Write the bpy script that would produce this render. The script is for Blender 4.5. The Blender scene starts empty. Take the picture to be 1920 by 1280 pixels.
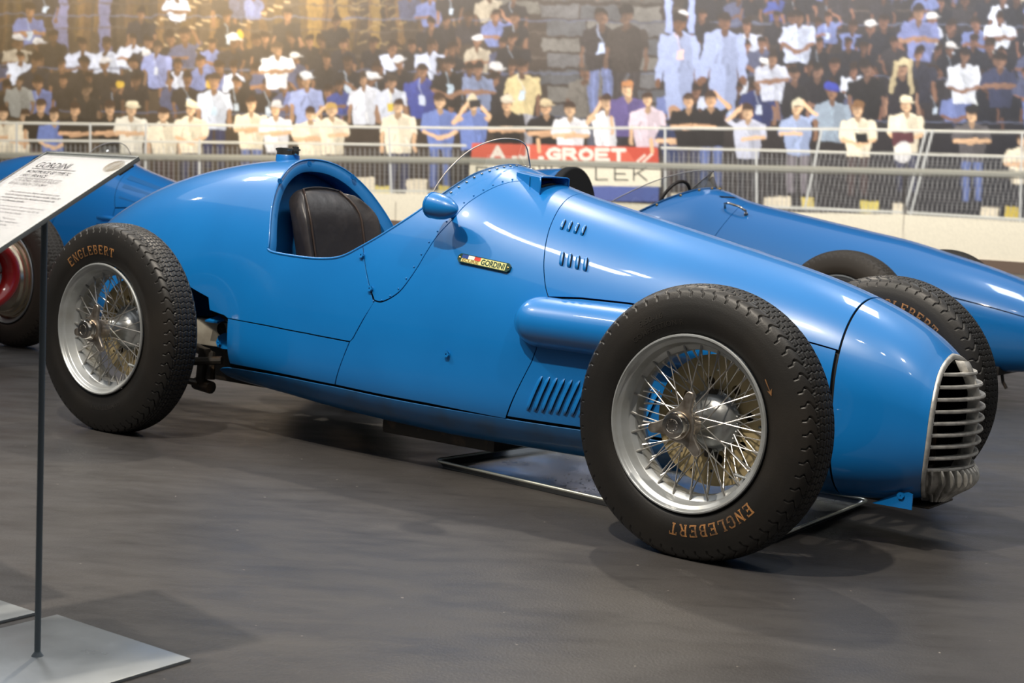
import bpy, bmesh, math, random
import numpy as np
from mathutils import Vector, Matrix
from mathutils.geometry import delaunay_2d_cdt

sc = bpy.context.scene
COL = sc.collection
PI = math.pi
random.seed(4)
RNG = np.random.RandomState(7)

# ------------------------------------------------------------------ camera
cam_d = bpy.data.cameras.new('camera')
cam_d.sensor_width = 36.0
cam_d.lens = 36.0 * 2804.8 / 1920.0
cam_d.clip_start = 0.05
cam_d.clip_end = 300
cam_d.dof.use_dof = True
cam_d.dof.focus_distance = 3.75
cam_d.dof.aperture_fstop = 7.5
cam = bpy.data.objects.new('camera', cam_d)
COL.objects.link(cam)
PITCH, ROLL = math.radians(5.97), math.radians(2.886)
cam.matrix_world = (Matrix.Translation((0, 0, 0.8894)) @ Matrix.Rotation(PI / 2 - PITCH, 4, 'X')
                    @ Matrix.Rotation(ROLL, 4, 'Z'))
sc.camera = cam

# ------------------------------------------------------------------ view, world, lights
sc.view_settings.view_transform = 'Standard'
sc.view_settings.look = 'None'
sc.view_settings.gamma = 1.0
sc.view_settings.use_curve_mapping = False
sc.view_settings.exposure = 0.11
sc.cycles.use_denoising = True
sc.cycles.max_bounces = 8
sc.cycles.sample_clamp_indirect = 6.0

world = bpy.data.worlds.new('hall_ambient')
sc.world = world
world.use_nodes = True
world.node_tree.nodes['Background'].inputs[0].default_value = (0.86, 0.93, 1.0, 1)
world.node_tree.nodes['Background'].inputs[1].default_value = 0.07


def aim(o, target):
    d = Vector(target) - o.location
    o.rotation_euler = d.to_track_quat('-Z', 'Y').to_euler()


def area(name, loc, target, sx, sy, power, col):
    l = bpy.data.lights.new(name, 'AREA')
    l.shape = 'RECTANGLE'
    l.size, l.size_y, l.energy, l.color = sx, sy, power, col
    o = bpy.data.objects.new(name, l)
    COL.objects.link(o)
    o.location = loc
    aim(o, target)
    o['label'] = 'unseen area lamp overhead'
    return o


def spot(name, loc, target, power, angle, col, radius=0.15, blend=0.5):
    l = bpy.data.lights.new(name, 'SPOT')
    l.energy, l.spot_size, l.spot_blend, l.color, l.shadow_soft_size = power, math.radians(angle), blend, col, radius
    o = bpy.data.objects.new(name, l)
    COL.objects.link(o)
    o.location = loc
    aim(o, target)
    return o


area('overhead_fill_lamp', (-1.0, 5.0, 6.9), (-1.0, 5.0, 0), 18.0, 15.0, 560, (0.95, 0.975, 1.0))  # unseen wide fill light added overhead in place of world ambient
area('unseen_panel_lamp', (-3.75, 2.9, 6.0), (0.3, 4.0, 0.6), 0.80, 0.26, 34, (1.0, 0.97, 0.92))
area('unseen_panel_lamp', (-3.15, 2.75, 6.0), (0.3, 4.0, 0.6), 0.30, 0.18, 12, (1.0, 0.97, 0.92))
for _p in ((0.1, 0.5, 6.0), (-0.5, 1.2, 6.0), (1.5, -1.1, 6.0), (-4.7, 5.4, 6.0), (-8.4, 9.5, 6.0)):
    area('ceiling_spot_lamp', _p, (_p[0] * .6, _p[1] * .6 + 1.6, 0), 0.16, 0.16, 6, (1.0, 0.93, 0.80))
area('unseen_panel_lamp', (-5.3, 9.7, 6.0), (-1.5, 6.0, 0.5), 0.55, 0.30, 24, (1.0, 0.97, 0.93))
area('unseen_panel_lamp', (2.6, 6.6, 6.2), (1.8, 6.9, 0.5), 1.6, 0.8, 90, (0.95, 0.98, 1.0))  # unseen lamp added to brighten the second blue car
area('unseen_panel_lamp', (-4.5, 9.5, 6.2), (-3.0, 9.5, 0), 2.0, 0.8, 110, (0.98, 0.98, 1.0))
spot('unseen_spot_lamp', (-1.6, 1.6, 5.0), (0.1, 4.2, 0.5), 1100, 50, (1.0, 0.90, 0.76), 0.07)
spot('unseen_spot_lamp', (-0.4, 8.6, 6.0), (0.6, 4.2, 0.4), 700, 50, (1.0, 0.88, 0.72), 0.10)
spot('unseen_spot_lamp', (1.6, 1.2, 5.4), (0.9, 3.9, 0.5), 260, 36, (1.0, 0.90, 0.78), 0.06)
spot('unseen_spot_lamp', (-4.2, 4.2, 5.5), (-1.3, 4.4, 0.2), 650, 52, (1.0, 0.88, 0.72), 0.08)  # unseen spot aimed to lighten the left floor, standing in for mural reflection
# unseen fill lamps added to brighten the printed wall
WA = Vector((6.856, 21.336, 0)); WB = Vector((-2.216, 26.472, 0))
WD = (WB - WA).normalized(); WN = Vector((-WD.y, WD.x, 0))
if WN.y > 0:
    WN = -WN
for _i, _s in enumerate((-3.0, 2.5, 8.0, 13.5, 19.0)):
    p = WA + WD * _s + WN * 3.6
    area('wall_fill_lamp', (p.x, p.y, 6.4), tuple(WA + WD * _s + Vector((0, 0, 1.5))), 5.0, 0.8, 470, (1.0, 0.95, 0.86))
_p = WA + WD * 14.2 + WN * 3.0
spot('flare_glow_lamp', (_p.x, _p.y, 5.6), tuple(WA + WD * 14.0 + Vector((0, 0, 4.0))), 900, 75, (1.0, 0.80, 0.42), 0.1, 1.0)  # added warm spot that imitates a sun-flare glow on the print


# ------------------------------------------------------------------ materials
def mat(name, col=(0.5, 0.5, 0.5), rough=0.5, metal=0.0, coat=0.0, noise=None, bump=None, spec=0.5, emit=None,
        trans=0.0, ior=1.45, coat_rough=0.03, rough_noise=None):
    m = bpy.data.materials.new(name)
    m.use_nodes = True
    nt = m.node_tree
    b = nt.nodes['Principled BSDF']
    b.inputs['Base Color'].default_value = (*col, 1)
    b.inputs['Roughness'].default_value = rough
    b.inputs['Metallic'].default_value = metal
    b.inputs['Coat Weight'].default_value = coat
    b.inputs['Coat Roughness'].default_value = coat_rough
    b.inputs['Specular IOR Level'].default_value = spec
    b.inputs['Transmission Weight'].default_value = trans
    b.inputs['IOR'].default_value = ior
    tc = nt.nodes.new('ShaderNodeTexCoord')
    if noise:
        c2, scale, lo, hi = noise
        n = nt.nodes.new('ShaderNodeTexNoise'); n.inputs['Scale'].default_value = scale
        n.inputs['Detail'].default_value = 6
        r = nt.nodes.new('ShaderNodeMapRange')
        r.inputs['From Min'].default_value, r.inputs['From Max'].default_value = lo, hi
        mx = nt.nodes.new('ShaderNodeMix'); mx.data_type = 'RGBA'
        mx.inputs['A'].default_value = (*col, 1); mx.inputs['B'].default_value = (*c2, 1)
        nt.links.new(tc.outputs['Object'], n.inputs['Vector'])
        nt.links.new(n.outputs['Fac'], r.inputs['Value'])
        nt.links.new(r.outputs['Result'], mx.inputs['Factor'])
        nt.links.new(mx.outputs['Result'], b.inputs['Base Color'])
    if rough_noise:
        scale, lo, hi = rough_noise
        n = nt.nodes.new('ShaderNodeTexNoise'); n.inputs['Scale'].default_value = scale
        n.inputs['Detail'].default_value = 5
        r = nt.nodes.new('ShaderNodeMapRange')
        r.inputs['From Min'].default_value, r.inputs['From Max'].default_value = 0.3, 0.7
        r.inputs['To Min'].default_value, r.inputs['To Max'].default_value = lo, hi
        nt.links.new(tc.outputs['Object'], n.inputs['Vector'])
        nt.links.new(n.outputs['Fac'], r.inputs['Value'])
        nt.links.new(r.outputs['Result'], b.inputs['Roughness'])
    if bump:
        scale, strength, dist = bump
        n = nt.nodes.new('ShaderNodeTexNoise'); n.inputs['Scale'].default_value = scale
        n.inputs['Detail'].default_value = 4
        bp = nt.nodes.new('ShaderNodeBump'); bp.inputs['Strength'].default_value = strength
        bp.inputs['Distance'].default_value = dist
        nt.links.new(tc.outputs['Object'], n.inputs['Vector'])
        nt.links.new(n.outputs['Fac'], bp.inputs['Height'])
        nt.links.new(bp.outputs['Normal'], b.inputs['Normal'])
    if emit:
        b.inputs['Emission Color'].default_value = (*emit[:3], 1)
        b.inputs['Emission Strength'].default_value = emit[3]
    return m


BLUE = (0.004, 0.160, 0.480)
M = dict(
    blue=mat('blue_paint', BLUE, 0.34, coat=0.75, coat_rough=0.05, spec=0.5,
             noise=((0.003, 0.138, 0.425), 3.0, 0.35, 0.75), bump=(4.0, 0.10, 0.010)),
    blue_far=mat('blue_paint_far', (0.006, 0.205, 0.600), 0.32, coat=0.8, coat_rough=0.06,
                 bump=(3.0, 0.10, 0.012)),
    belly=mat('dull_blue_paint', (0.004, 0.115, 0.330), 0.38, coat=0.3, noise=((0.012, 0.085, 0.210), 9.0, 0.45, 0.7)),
    dark=mat('black_gap', (0.006, 0.006, 0.007), 0.7),
    rubber=mat('tyre_rubber', (0.0105, 0.0098, 0.0092), 0.42, spec=0.45, noise=((0.020, 0.017, 0.014), 5.0, 0.4, 0.75),
               bump=(260.0, 0.12, 0.002)),
    rubber_old=mat('dusty_rubber', (0.046, 0.037, 0.028), 0.55, spec=0.45),
    letter=mat('bronze_lettering', (0.33, 0.155, 0.052), 0.5, noise=((0.11, 0.06, 0.03), 60.0, 0.40, 0.62)),
    emboss=mat('black_embossing', (0.022, 0.020, 0.018), 0.32),
    alu=mat('cast_aluminium', (0.46, 0.47, 0.47), 0.36, metal=0.85, noise=((0.33, 0.34, 0.33), 14.0, 0.4, 0.7),
            bump=(90.0, 0.18, 0.002)),
    rim=mat('silver_painted_rim', (0.40, 0.42, 0.43), 0.36, metal=0.55, noise=((0.29, 0.295, 0.28), 11.0, 0.45, 0.75)),
    spoke=mat('steel_spoke', (0.52, 0.50, 0.47), 0.28, metal=0.9),
    nut=mat('brushed_nickel', (0.55, 0.50, 0.44), 0.30, metal=0.9, noise=((0.24, 0.20, 0.16), 30.0, 0.4, 0.65)),
    chrome=mat('worn_chrome', (0.62, 0.58, 0.52), 0.14, metal=1.0, noise=((0.42, 0.36, 0.30), 25.0, 0.45, 0.7)),
    brass=mat('brass', (0.55, 0.36, 0.12), 0.3, metal=0.9),
    disc=mat('gold_brake_disc', (0.50, 0.40, 0.22), 0.42, metal=0.35, noise=((0.34, 0.26, 0.13), 12.0, 0.42, 0.66)),
    grille=mat('cast_grille_aluminium', (0.52, 0.51, 0.48), 0.40, metal=0.45, noise=((0.33, 0.32, 0.30), 40.0, 0.42, 0.66),
               bump=(120.0, 0.3, 0.002)),
    leather=mat('black_leather', (0.030, 0.027, 0.028), 0.36, spec=0.5, bump=(7.0, 0.35, 0.02),
                noise=((0.050, 0.044, 0.044), 10.0, 0.52, 0.74)),
    leather_edge=mat('worn_brown_leather', (0.045, 0.030, 0.024), 0.4),
    beige=mat('grey_beige_chassis', (0.30, 0.285, 0.245), 0.5, noise=((0.20, 0.18, 0.15), 14.0, 0.42, 0.7)),
    oily=mat('oily_black_steel', (0.020, 0.017, 0.014), 0.38, noise=((0.085, 0.052, 0.030), 16.0, 0.55, 0.75)),
    tray=mat('polished_steel_tray', (0.17, 0.185, 0.20), 0.16, metal=0.75, rough_noise=(6.0, 0.10, 0.30)),
    tray_edge=mat('bright_steel_edge', (0.80, 0.82, 0.74), 0.38, metal=0.9),
    oil=mat('dried_oil', (0.006, 0.007, 0.010), 0.3),
    stand=mat('grey_painted_steel', (0.105, 0.125, 0.14), 0.5),
    plate=mat('brushed_zinc_plate', (0.36, 0.385, 0.40), 0.34, metal=0.55, rough_noise=(5.0, 0.24, 0.42),
              noise=((0.30, 0.32, 0.335), 4.0, 0.35, 0.7), bump=(90.0, 0.12, 0.002)),
    paper=mat('white_printed_board', (0.88, 0.90, 0.93), 0.5),
    ink=mat('black_ink', (0.030, 0.028, 0.040), 0.6),
    ink_grey=mat('grey_ink', (0.23, 0.22, 0.24), 0.6),
    gold_ink=mat('gold_ink', (0.48, 0.40, 0.27), 0.5),
    flag_blue=mat('enamel_blue', (0.02, 0.06, 0.28), 0.3, coat=0.5),
    flag_white=mat('enamel_white', (0.80, 0.80, 0.76), 0.3, coat=0.5),
    flag_red=mat('enamel_red', (0.62, 0.05, 0.03), 0.3, coat=0.5),
    enamel=mat('pale_yellow_enamel', (0.66, 0.64, 0.26), 0.3, coat=0.5),
    enamel_ink=mat('dark_green_enamel', (0.012, 0.045, 0.035), 0.3),
    gold=mat('gilt_letters', (0.26, 0.15, 0.03), 0.4),
    red=mat('red_paint', (0.30, 0.010, 0.010), 0.24, coat=0.9),
    drum=mat('polished_brake_drum', (0.80, 0.70, 0.52), 0.24, metal=0.9),
    pad=mat('dark_grey_vinyl', (0.030, 0.028, 0.027), 0.75),
    mural_edge=mat('brown_baseboard', (0.150, 0.105, 0.080), 0.6),
    interior=mat('cockpit_blue_paint', (0.014, 0.165, 0.450), 0.4, coat=0.3),
)


def glass_mat(name, tint, op):
    m = bpy.data.materials.new(name); m.use_nodes = True
    nt = m.node_tree; nt.nodes.remove(nt.nodes['Principled BSDF'])
    out = nt.nodes['Material Output']
    tr = nt.nodes.new('ShaderNodeBsdfTransparent'); tr.inputs[0].default_value = (*tint, 1)
    gl = nt.nodes.new('ShaderNodeBsdfGlossy'); gl.inputs['Roughness'].default_value = 0.03
    fr = nt.nodes.new('ShaderNodeFresnel'); fr.inputs['IOR'].default_value = 1.45
    mp = nt.nodes.new('ShaderNodeMath'); mp.operation = 'MULTIPLY_ADD'
    mp.inputs[1].default_value = 0.55; mp.inputs[2].default_value = op
    mx = nt.nodes.new('ShaderNodeMixShader')
    nt.links.new(fr.outputs[0], mp.inputs[0]); nt.links.new(mp.outputs[0], mx.inputs[0])
    nt.links.new(tr.outputs[0], mx.inputs[1]); nt.links.new(gl.outputs[0], mx.inputs[2])
    nt.links.new(mx.outputs[0], out.inputs[0])
    return m


M['perspex'] = glass_mat('clear_perspex', (0.86, 0.87, 0.85), 0.06)
M['perspex_edge'] = mat('perspex_edge', (0.55, 0.50, 0.46), 0.2, spec=0.7)
M['cover'] = glass_mat('acrylic_cover', (0.99, 0.99, 0.99), 0.0)
M['clear_edge'] = mat('clear_plastic_edge', (0.42, 0.44, 0.43), 0.25, spec=0.7)


# ------------------------------------------------------------------ mesh helpers
def link(name, me, m, parent=None, smooth=True):
    if m is not None:
        for mm in (m if isinstance(m, (list, tuple)) else [m]):
            me.materials.append(mm)
    o = bpy.data.objects.new(name, me)
    COL.objects.link(o)
    if parent is not None:
        o.parent = parent
    if smooth is True:
        me.polygons.foreach_set('use_smooth', [True] * len(me.polygons))
    elif smooth:
        me.polygons.foreach_set('use_smooth', [True] * len(me.polygons))
        me.set_sharp_from_angle(angle=math.radians(smooth))
    return o


def from_np(name, V, Fc, m, parent=None, smooth=True):
    me = bpy.data.meshes.new(name)
    me.from_pydata([tuple(map(float, v)) for v in V], [], [tuple(map(int, f)) for f in Fc])
    me.update()
    return link(name, me, m, parent, smooth)


def fast_quads(name, V, Q, m, parent=None, smooth=True):
    me = bpy.data.meshes.new(name)
    V = np.asarray(V, np.float32); Q = np.asarray(Q, np.int32)
    me.vertices.add(len(V)); me.vertices.foreach_set('co', V.ravel())
    me.loops.add(Q.size); me.loops.foreach_set('vertex_index', Q.ravel())
    me.polygons.add(len(Q))
    me.polygons.foreach_set('loop_start', np.arange(0, Q.size, 4, dtype=np.int32))
    me.update(calc_edges=True)
    return link(name, me, m, parent, smooth)


class MB:
    """collects simple solids into one mesh"""
    def __init__(s):
        s.bm = bmesh.new()

    def box(s, c, size, rot=None, bevel=0.0):
        r = bmesh.ops.create_cube(s.bm, size=1.0)
        mtx = Matrix.Translation(c) @ (rot.to_4x4() if rot else Matrix.Identity(4)) @ Matrix.Diagonal((*size, 1))
        bmesh.ops.transform(s.bm, matrix=mtx, verts=r['verts'])
        if bevel:
            es = list({e for v in r['verts'] for e in v.link_edges})
            bmesh.ops.bevel(s.bm, geom=es, offset=bevel, segments=2, affect='EDGES', profile=0.6)
        return s

    def tube(s, pts, rad, seg=10, cap=True):
        pts = [Vector(p) for p in pts]
        rads = rad if isinstance(rad, (list, tuple)) else [rad] * len(pts)
        rings = []
        up = Vector((0, 0, 1))
        for i, p in enumerate(pts):
            d = (pts[min(i + 1, len(pts) - 1)] - pts[max(i - 1, 0)]).normalized()
            a = d.cross(up)
            if a.length < 1e-3:
                a = d.cross(Vector((1, 0, 0)))
            a.normalize(); b = d.cross(a)
            rings.append([s.bm.verts.new(p + rads[i] * (math.cos(t) * a + math.sin(t) * b))
                          for t in [2 * PI * k / seg for k in range(seg)]])
        for r0, r1 in zip(rings, rings[1:]):
            for k in range(seg):
                s.bm.faces.new((r0[k], r0[(k + 1) % seg], r1[(k + 1) % seg], r1[k]))
        if cap:
            s.bm.faces.new(rings[0][::-1]); s.bm.faces.new(rings[-1])
        return s

    def lathe(s, prof, seg=48, axis='y', c=(0, 0, 0), rot=None):
        """prof: (along, radius) pairs round an axis"""
        rings = []
        c = Vector(c)
        for h, r in prof:
            ring = []
            for k in range(seg):
                t = 2 * PI * k / seg
                u, w = r * math.cos(t), r * math.sin(t)
                v = {'y': Vector((u, h, w)), 'z': Vector((u, w, h)), 'x': Vector((h, u, w))}[axis]
                if rot:
                    v = rot @ v
                ring.append(s.bm.verts.new(c + v))
            rings.append(ring)
        for r0, r1 in zip(rings, rings[1:]):
            for k in range(seg):
                s.bm.faces.new((r0[k], r0[(k + 1) % seg], r1[(k + 1) % seg], r1[k]))
        return s

    def prism(s, poly, h0, h1, axis='y'):
        def P(u, w, h):
            return {'y': (u, h, w), 'z': (u, w, h), 'x': (h, u, w)}[axis]
        a = [s.bm.verts.new(P(u, w, h0)) for u, w in poly]
        b = [s.bm.verts.new(P(u, w, h1)) for u, w in poly]
        s.bm.faces.new(a); s.bm.faces.new(b[::-1])
        n = len(poly)
        for k in range(n):
            s.bm.faces.new((a[k], a[(k + 1) % n], b[(k + 1) % n], b[k]))
        return s

    def ball(s, c, r, seg=8, scale=(1, 1, 1)):
        q = bmesh.ops.create_uvsphere(s.bm, u_segments=seg, v_segments=max(4, seg // 2), radius=r)
        bmesh.ops.transform(s.bm, matrix=Matrix.Translation(c) @ Matrix.Diagonal((*scale, 1)), verts=q['verts'])
        return s

    def build(s, name, m, parent=None, smooth=35, recalc=True):
        if recalc:
            bmesh.ops.recalc_face_normals(s.bm, faces=s.bm.faces)
        me = bpy.data.meshes.new(name)
        s.bm.to_mesh(me); s.bm.free()
        return link(name, me, m, parent, smooth)


def empty(name, loc=(0, 0, 0), rz=0.0, parent=None):
    o = bpy.data.objects.new(name, None)
    o.empty_display_size = 0.1
    COL.objects.link(o)
    o.location = loc
    o.rotation_euler = (0, 0, rz)
    if parent is not None:
        o.parent = parent
    return o


def tag(o, label=None, cat=None, group=None, kind=None):
    if label: o['label'] = label
    if cat: o['category'] = cat
    if group: o['group'] = group
    if kind: o['kind'] = kind
    return o


def copy_tree(o, parent=None):
    c = o.copy(); COL.objects.link(c)
    if parent is not None:
        c.parent = parent
    for ch in list(o.children):
        copy_tree(ch, c)
    return c


def catmull(pts, n=6, closed=False):
    P = [np.array(p, float) for p in pts]
    out = []
    for i in range(len(P) - 1):
        p0 = P[max(i - 1, 0)]; p1 = P[i]; p2 = P[i + 1]; p3 = P[min(i + 2, len(P) - 1)]
        for k in range(n):
            t = k / n
            out.append(0.5 * (2 * p1 + (p2 - p0) * t + (2 * p0 - 5 * p1 + 4 * p2 - p3) * t * t + (3 * p1 - p0 - 3 * p2 + p3) * t ** 3))
    out.append(P[-1])
    return [tuple(p) for p in out]


def in_poly(X, Y, poly):
    poly = np.asarray(poly); r = np.zeros(X.shape, bool)
    j = len(poly) - 1
    for i in range(len(poly)):
        xi, yi = poly[i]; xj, yj = poly[j]
        if yi != yj:
            r ^= ((yi > Y) != (yj > Y)) & (X < (xj - xi) * (Y - yi) / (yj - yi) + xi)
        j = i
    return r


def fill_poly(loops, step, margin=0.70):
    """triangulate a region with holes on a regular inner grid; loops[0] is the outline"""
    pts = []; edges = []
    for L in loops:
        L2 = []
        n = len(L)
        for i in range(n):
            p, q = np.array(L[i]), np.array(L[(i + 1) % n])
            k = max(1, int(math.ceil(np.linalg.norm(q - p) / step)))
            for t in range(k):
                L2.append(p + (q - p) * t / k)
        b = len(pts)
        pts += L2
        edges += [(b + i, b + (i + 1) % len(L2)) for i in range(len(L2))]
    B = np.array(pts)
    lo, hi = B.min(0), B.max(0)
    gx, gy = np.meshgrid(np.arange(lo[0] + step / 2, hi[0], step), np.arange(lo[1] + step / 2, hi[1], step))
    gx, gy = gx.ravel(), gy.ravel()
    ok = in_poly(gx, gy, loops[0])
    for h in loops[1:]:
        ok &= ~in_poly(gx, gy, h)
    gx, gy = gx[ok], gy[ok]
    G = np.c_[gx, gy]
    keep = np.ones(len(G), bool)
    for i in range(0, len(G), 4000):
        d = ((G[i:i + 4000, None, :] - B[None]) ** 2).sum(-1).min(1)
        keep[i:i + 4000] = d > (margin * step) ** 2
    G = G[keep]
    allp = [Vector((float(a), float(b))) for a, b in np.r_[B, G]]
    vo, eo, fo, _, _, _ = delaunay_2d_cdt(allp, edges, [], 0, 1e-7)
    V = np.array([(v.x, v.y) for v in vo])
    F3 = np.array([f for f in fo if len(f) == 3])
    c = V[F3].mean(1)
    m = in_poly(c[:, 0], c[:, 1], loops[0])
    for h in loops[1:]:
        m &= ~in_poly(c[:, 0], c[:, 1], h)
    return V, F3[m]


def inset(poly, g, fixed):
    """move the outline inwards by g; edges for which fixed(p,q) holds stay where they are"""
    P = [np.array(p, float) for p in poly]
    P = [p for i, p in enumerate(P) if np.linalg.norm(p - P[i - 1]) > 1e-6]
    n = len(P)
    A = sum(P[i][0] * P[(i + 1) % n][1] - P[(i + 1) % n][0] * P[i][1] for i in range(n))
    s = 1 if A > 0 else -1
    L = []
    for i in range(n):
        p, q = P[i], P[(i + 1) % n]
        d = (q - p) / np.linalg.norm(q - p)
        nn = np.array([-d[1], d[0]]) * s
        L.append((p + nn * (0 if fixed(p, q) else g), d, nn, fixed(p, q)))
    out = []
    for i in range(n):
        p0, d0, n0, _ = L[i - 1]; p1, d1, n1, _ = L[i]
        cr = d0[0] * d1[1] - d0[1] * d1[0]
        if abs(cr) < 0.08:
            out.append(tuple((P[i] + (p0 - P[i - 1]) * 0 + (n0 * (0 if L[i - 1][3] else g) + n1 * (0 if L[i][3] else g)) / 2)))
        else:
            w = p1 - p0
            t = (w[0] * d1[1] - w[1] * d1[0]) / cr
            x = p0 + d0 * t
            if np.linalg.norm(x - P[i]) > 4 * g:
                x = P[i] + (x - P[i]) / np.linalg.norm(x - P[i]) * 4 * g
            out.append(tuple(x))
    return out
# ------------------------------------------------------------------ car body surface
VS = 1.2          # metres round the half section, used to keep triangles even


class Body:
    def __init__(s, st):
        s.T = np.array(st, float)
        x = s.T[:, 0]
        s.M = []
        for k in range(1, 7):
            y = s.T[:, k]; h = np.diff(x); d = np.diff(y) / h; m = np.zeros(len(x))
            for i in range(1, len(x) - 1):
                if d[i - 1] * d[i] > 0:
                    w1 = 2 * h[i] + h[i - 1]; w2 = h[i] + 2 * h[i - 1]
                    m[i] = (w1 + w2) / (w1 / d[i - 1] + w2 / d[i])
            m[0] = d[0]; m[-1] = d[-1]
            s.M.append(m)

    def par0(s, x):
        X = s.T[:, 0]
        x = np.clip(x, X[0], X[-1]); i = np.clip(np.searchsorted(X, x) - 1, 0, len(X) - 2)
        h = X[i + 1] - X[i]; t = (x - X[i]) / h
        o = []
        for k in range(6):
            y = s.T[:, k + 1]; m = s.M[k]
            o.append((2 * t**3 - 3 * t**2 + 1) * y[i] + (t**3 - 2 * t**2 + t) * h * m[i]
                     + (-2 * t**3 + 3 * t**2) * y[i + 1] + (t**3 - t**2) * h * m[i + 1])
        return np.array(o)

    def S(s, x, v, off=0.0):
        """right half of the body: v = 0 bottom centre, 1 top centre"""
        x = np.asarray(x, float); v = np.asarray(v, float)
        X = s.T[:, 0]; p = 0
        for d, w in ((-.06, .1), (-.03, .2), (0, .4), (.03, .2), (.06, .1)):
            e = np.clip(np.minimum(x - X[0], X[-1] - x), 0, .06) / .06
            p = p + w * s.par0(x + d * e)
        zt, zb, zw, W, nt, nb = p
        a = (v - .5) * PI
        c = np.abs(np.cos(a)); sn = np.abs(np.sin(a)); up = v >= .5
        n = np.where(up, nt, nb); k = (c**n + sn**n) ** (-1 / n)
        W = np.maximum(W - off, .001)
        y = -W * c * k
        y = np.where(v >= 0.9999, 0.0, y)
        return np.stack([x + 0 * v, y, zw + np.where(up, np.maximum(zt - off - zw, .001), np.minimum(zb + off - zw, -.001)) * sn * k], -1)

    def nrm(s, x, v):
        e = 1e-3
        a = s.S(x + e, v) - s.S(x - e, v); b = s.S(x, min(v + e, .9995)) - s.S(x, v - e)
        n = np.cross(a, b); n /= np.linalg.norm(n) + 1e-12
        if n[1] > 0 or (abs(n[1]) < 1e-3 and n[2] < 0): n = -n
        return n

    def pt(s, x, v, lift=0.0):
        return Vector(s.S(x, v)) + Vector(s.nrm(x, v)) * lift

    def panel(s, name, poly, m, parent, gap=0.0016, side='both', step=0.014, off=0.0, holes=(), thick=0.003, smooth=50):
        """a sheet of the body inside an outline given in (x, v)"""
        sc2 = np.array([1, VS])
        P = [tuple(np.array(p) * sc2) for p in poly]
        fixed = lambda p, q: (p[1] > VS * .9995 and q[1] > VS * .9995) or (p[1] < 1e-6 and q[1] < 1e-6)
        if gap:
            P = inset(P, gap, fixed)
        H = [[tuple(np.array(p) * sc2) for p in h] for h in holes]
        V, F = fill_poly([P] + H, step)
        vv = np.clip(V[:, 1] / VS, 0, 1)
        W = s.S(V[:, 0], vv, off)
        a, b, c = W[F[:, 0]], W[F[:, 1]], W[F[:, 2]]
        nn = np.cross(b - a, c - a)
        cen = W.mean(0)
        # orientation: outwards, away from the axis at half height
        ref = np.stack([np.zeros(len(a)), (a + b + c)[:, 1] / 3, (a + b + c)[:, 2] / 3 - 0.4], -1)
        if (nn * ref).sum() < 0:
            F = F[:, ::-1]
        # exact surface normals, so slender triangles do not show
        e = 1e-3
        ta = s.S(V[:, 0] + e, vv) - s.S(V[:, 0] - e, vv)
        tb = s.S(V[:, 0], np.minimum(vv + e, .9998)) - s.S(V[:, 0], np.maximum(vv - e, .0002))
        Nn = np.cross(ta, tb)
        Nn /= np.linalg.norm(Nn, axis=1)[:, None] + 1e-12
        flip = (Nn * np.stack([0 * W[:, 0], W[:, 1] - .01, W[:, 2] - .40], -1)).sum(1) < 0
        Nn[flip] *= -1
        mid = (vv >= .9999) | (vv <= 1e-6)
        Nn[mid, 1] = 0
        # thickness: the cut edge is folded inwards as its own strip
        strip = []
        if thick:
            cnt = {}
            for f in F.tolist():
                for i_ in range(3):
                    cnt[(f[i_], f[(i_ + 1) % 3])] = 1
            Win = s.S(V[:, 0], vv, off + thick)
            extra = []; exn = []
            base_n = len(W)
            for (p, q) in cnt:
                if (q, p) in cnt or fixed(V[p], V[q]): continue
                k0 = base_n + len(extra)
                extra += [W[p], W[q], Win[q], Win[p]]
                fn_ = np.cross(Win[q] - W[p], W[q] - W[p]); fn_ /= np.linalg.norm(fn_) + 1e-12
                exn += [.5 * Nn[p] + .5 * fn_, .5 * Nn[q] + .5 * fn_, fn_, fn_]
                strip.append([k0 + 1, k0, k0 + 3, k0 + 2])
            if extra:
                W = np.r_[W, np.array(extra)]; Nn = np.r_[Nn, np.array(exn)]
                mid = np.r_[mid, np.zeros(len(extra), bool)]
        faces = F.tolist() + strip
        if side == 'both':
            n = len(W)
            idx = np.arange(n); new = idx + 0; keep = ~mid
            new[keep] = n + np.arange(keep.sum())
            faces = faces + [[int(new[i_]) for i_ in f[::-1]] for f in faces]
            W = np.r_[W, (W * [1, -1, 1])[keep]]; Nn = np.r_[Nn, (Nn * [1, -1, 1])[keep]]
        elif side == 'left':
            W = W * [1, -1, 1]; Nn = Nn * [1, -1, 1]; faces = [f[::-1] for f in faces]
        me = bpy.data.meshes.new(name)
        me.from_pydata([tuple(w) for w in W.tolist()], [], faces)
        o = link(name, me, m, parent, True)
        Nn /= np.linalg.norm(Nn, axis=1)[:, None] + 1e-12
        me.normals_split_custom_set_from_vertices([tuple(q) for q in Nn.tolist()])
        return o


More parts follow.
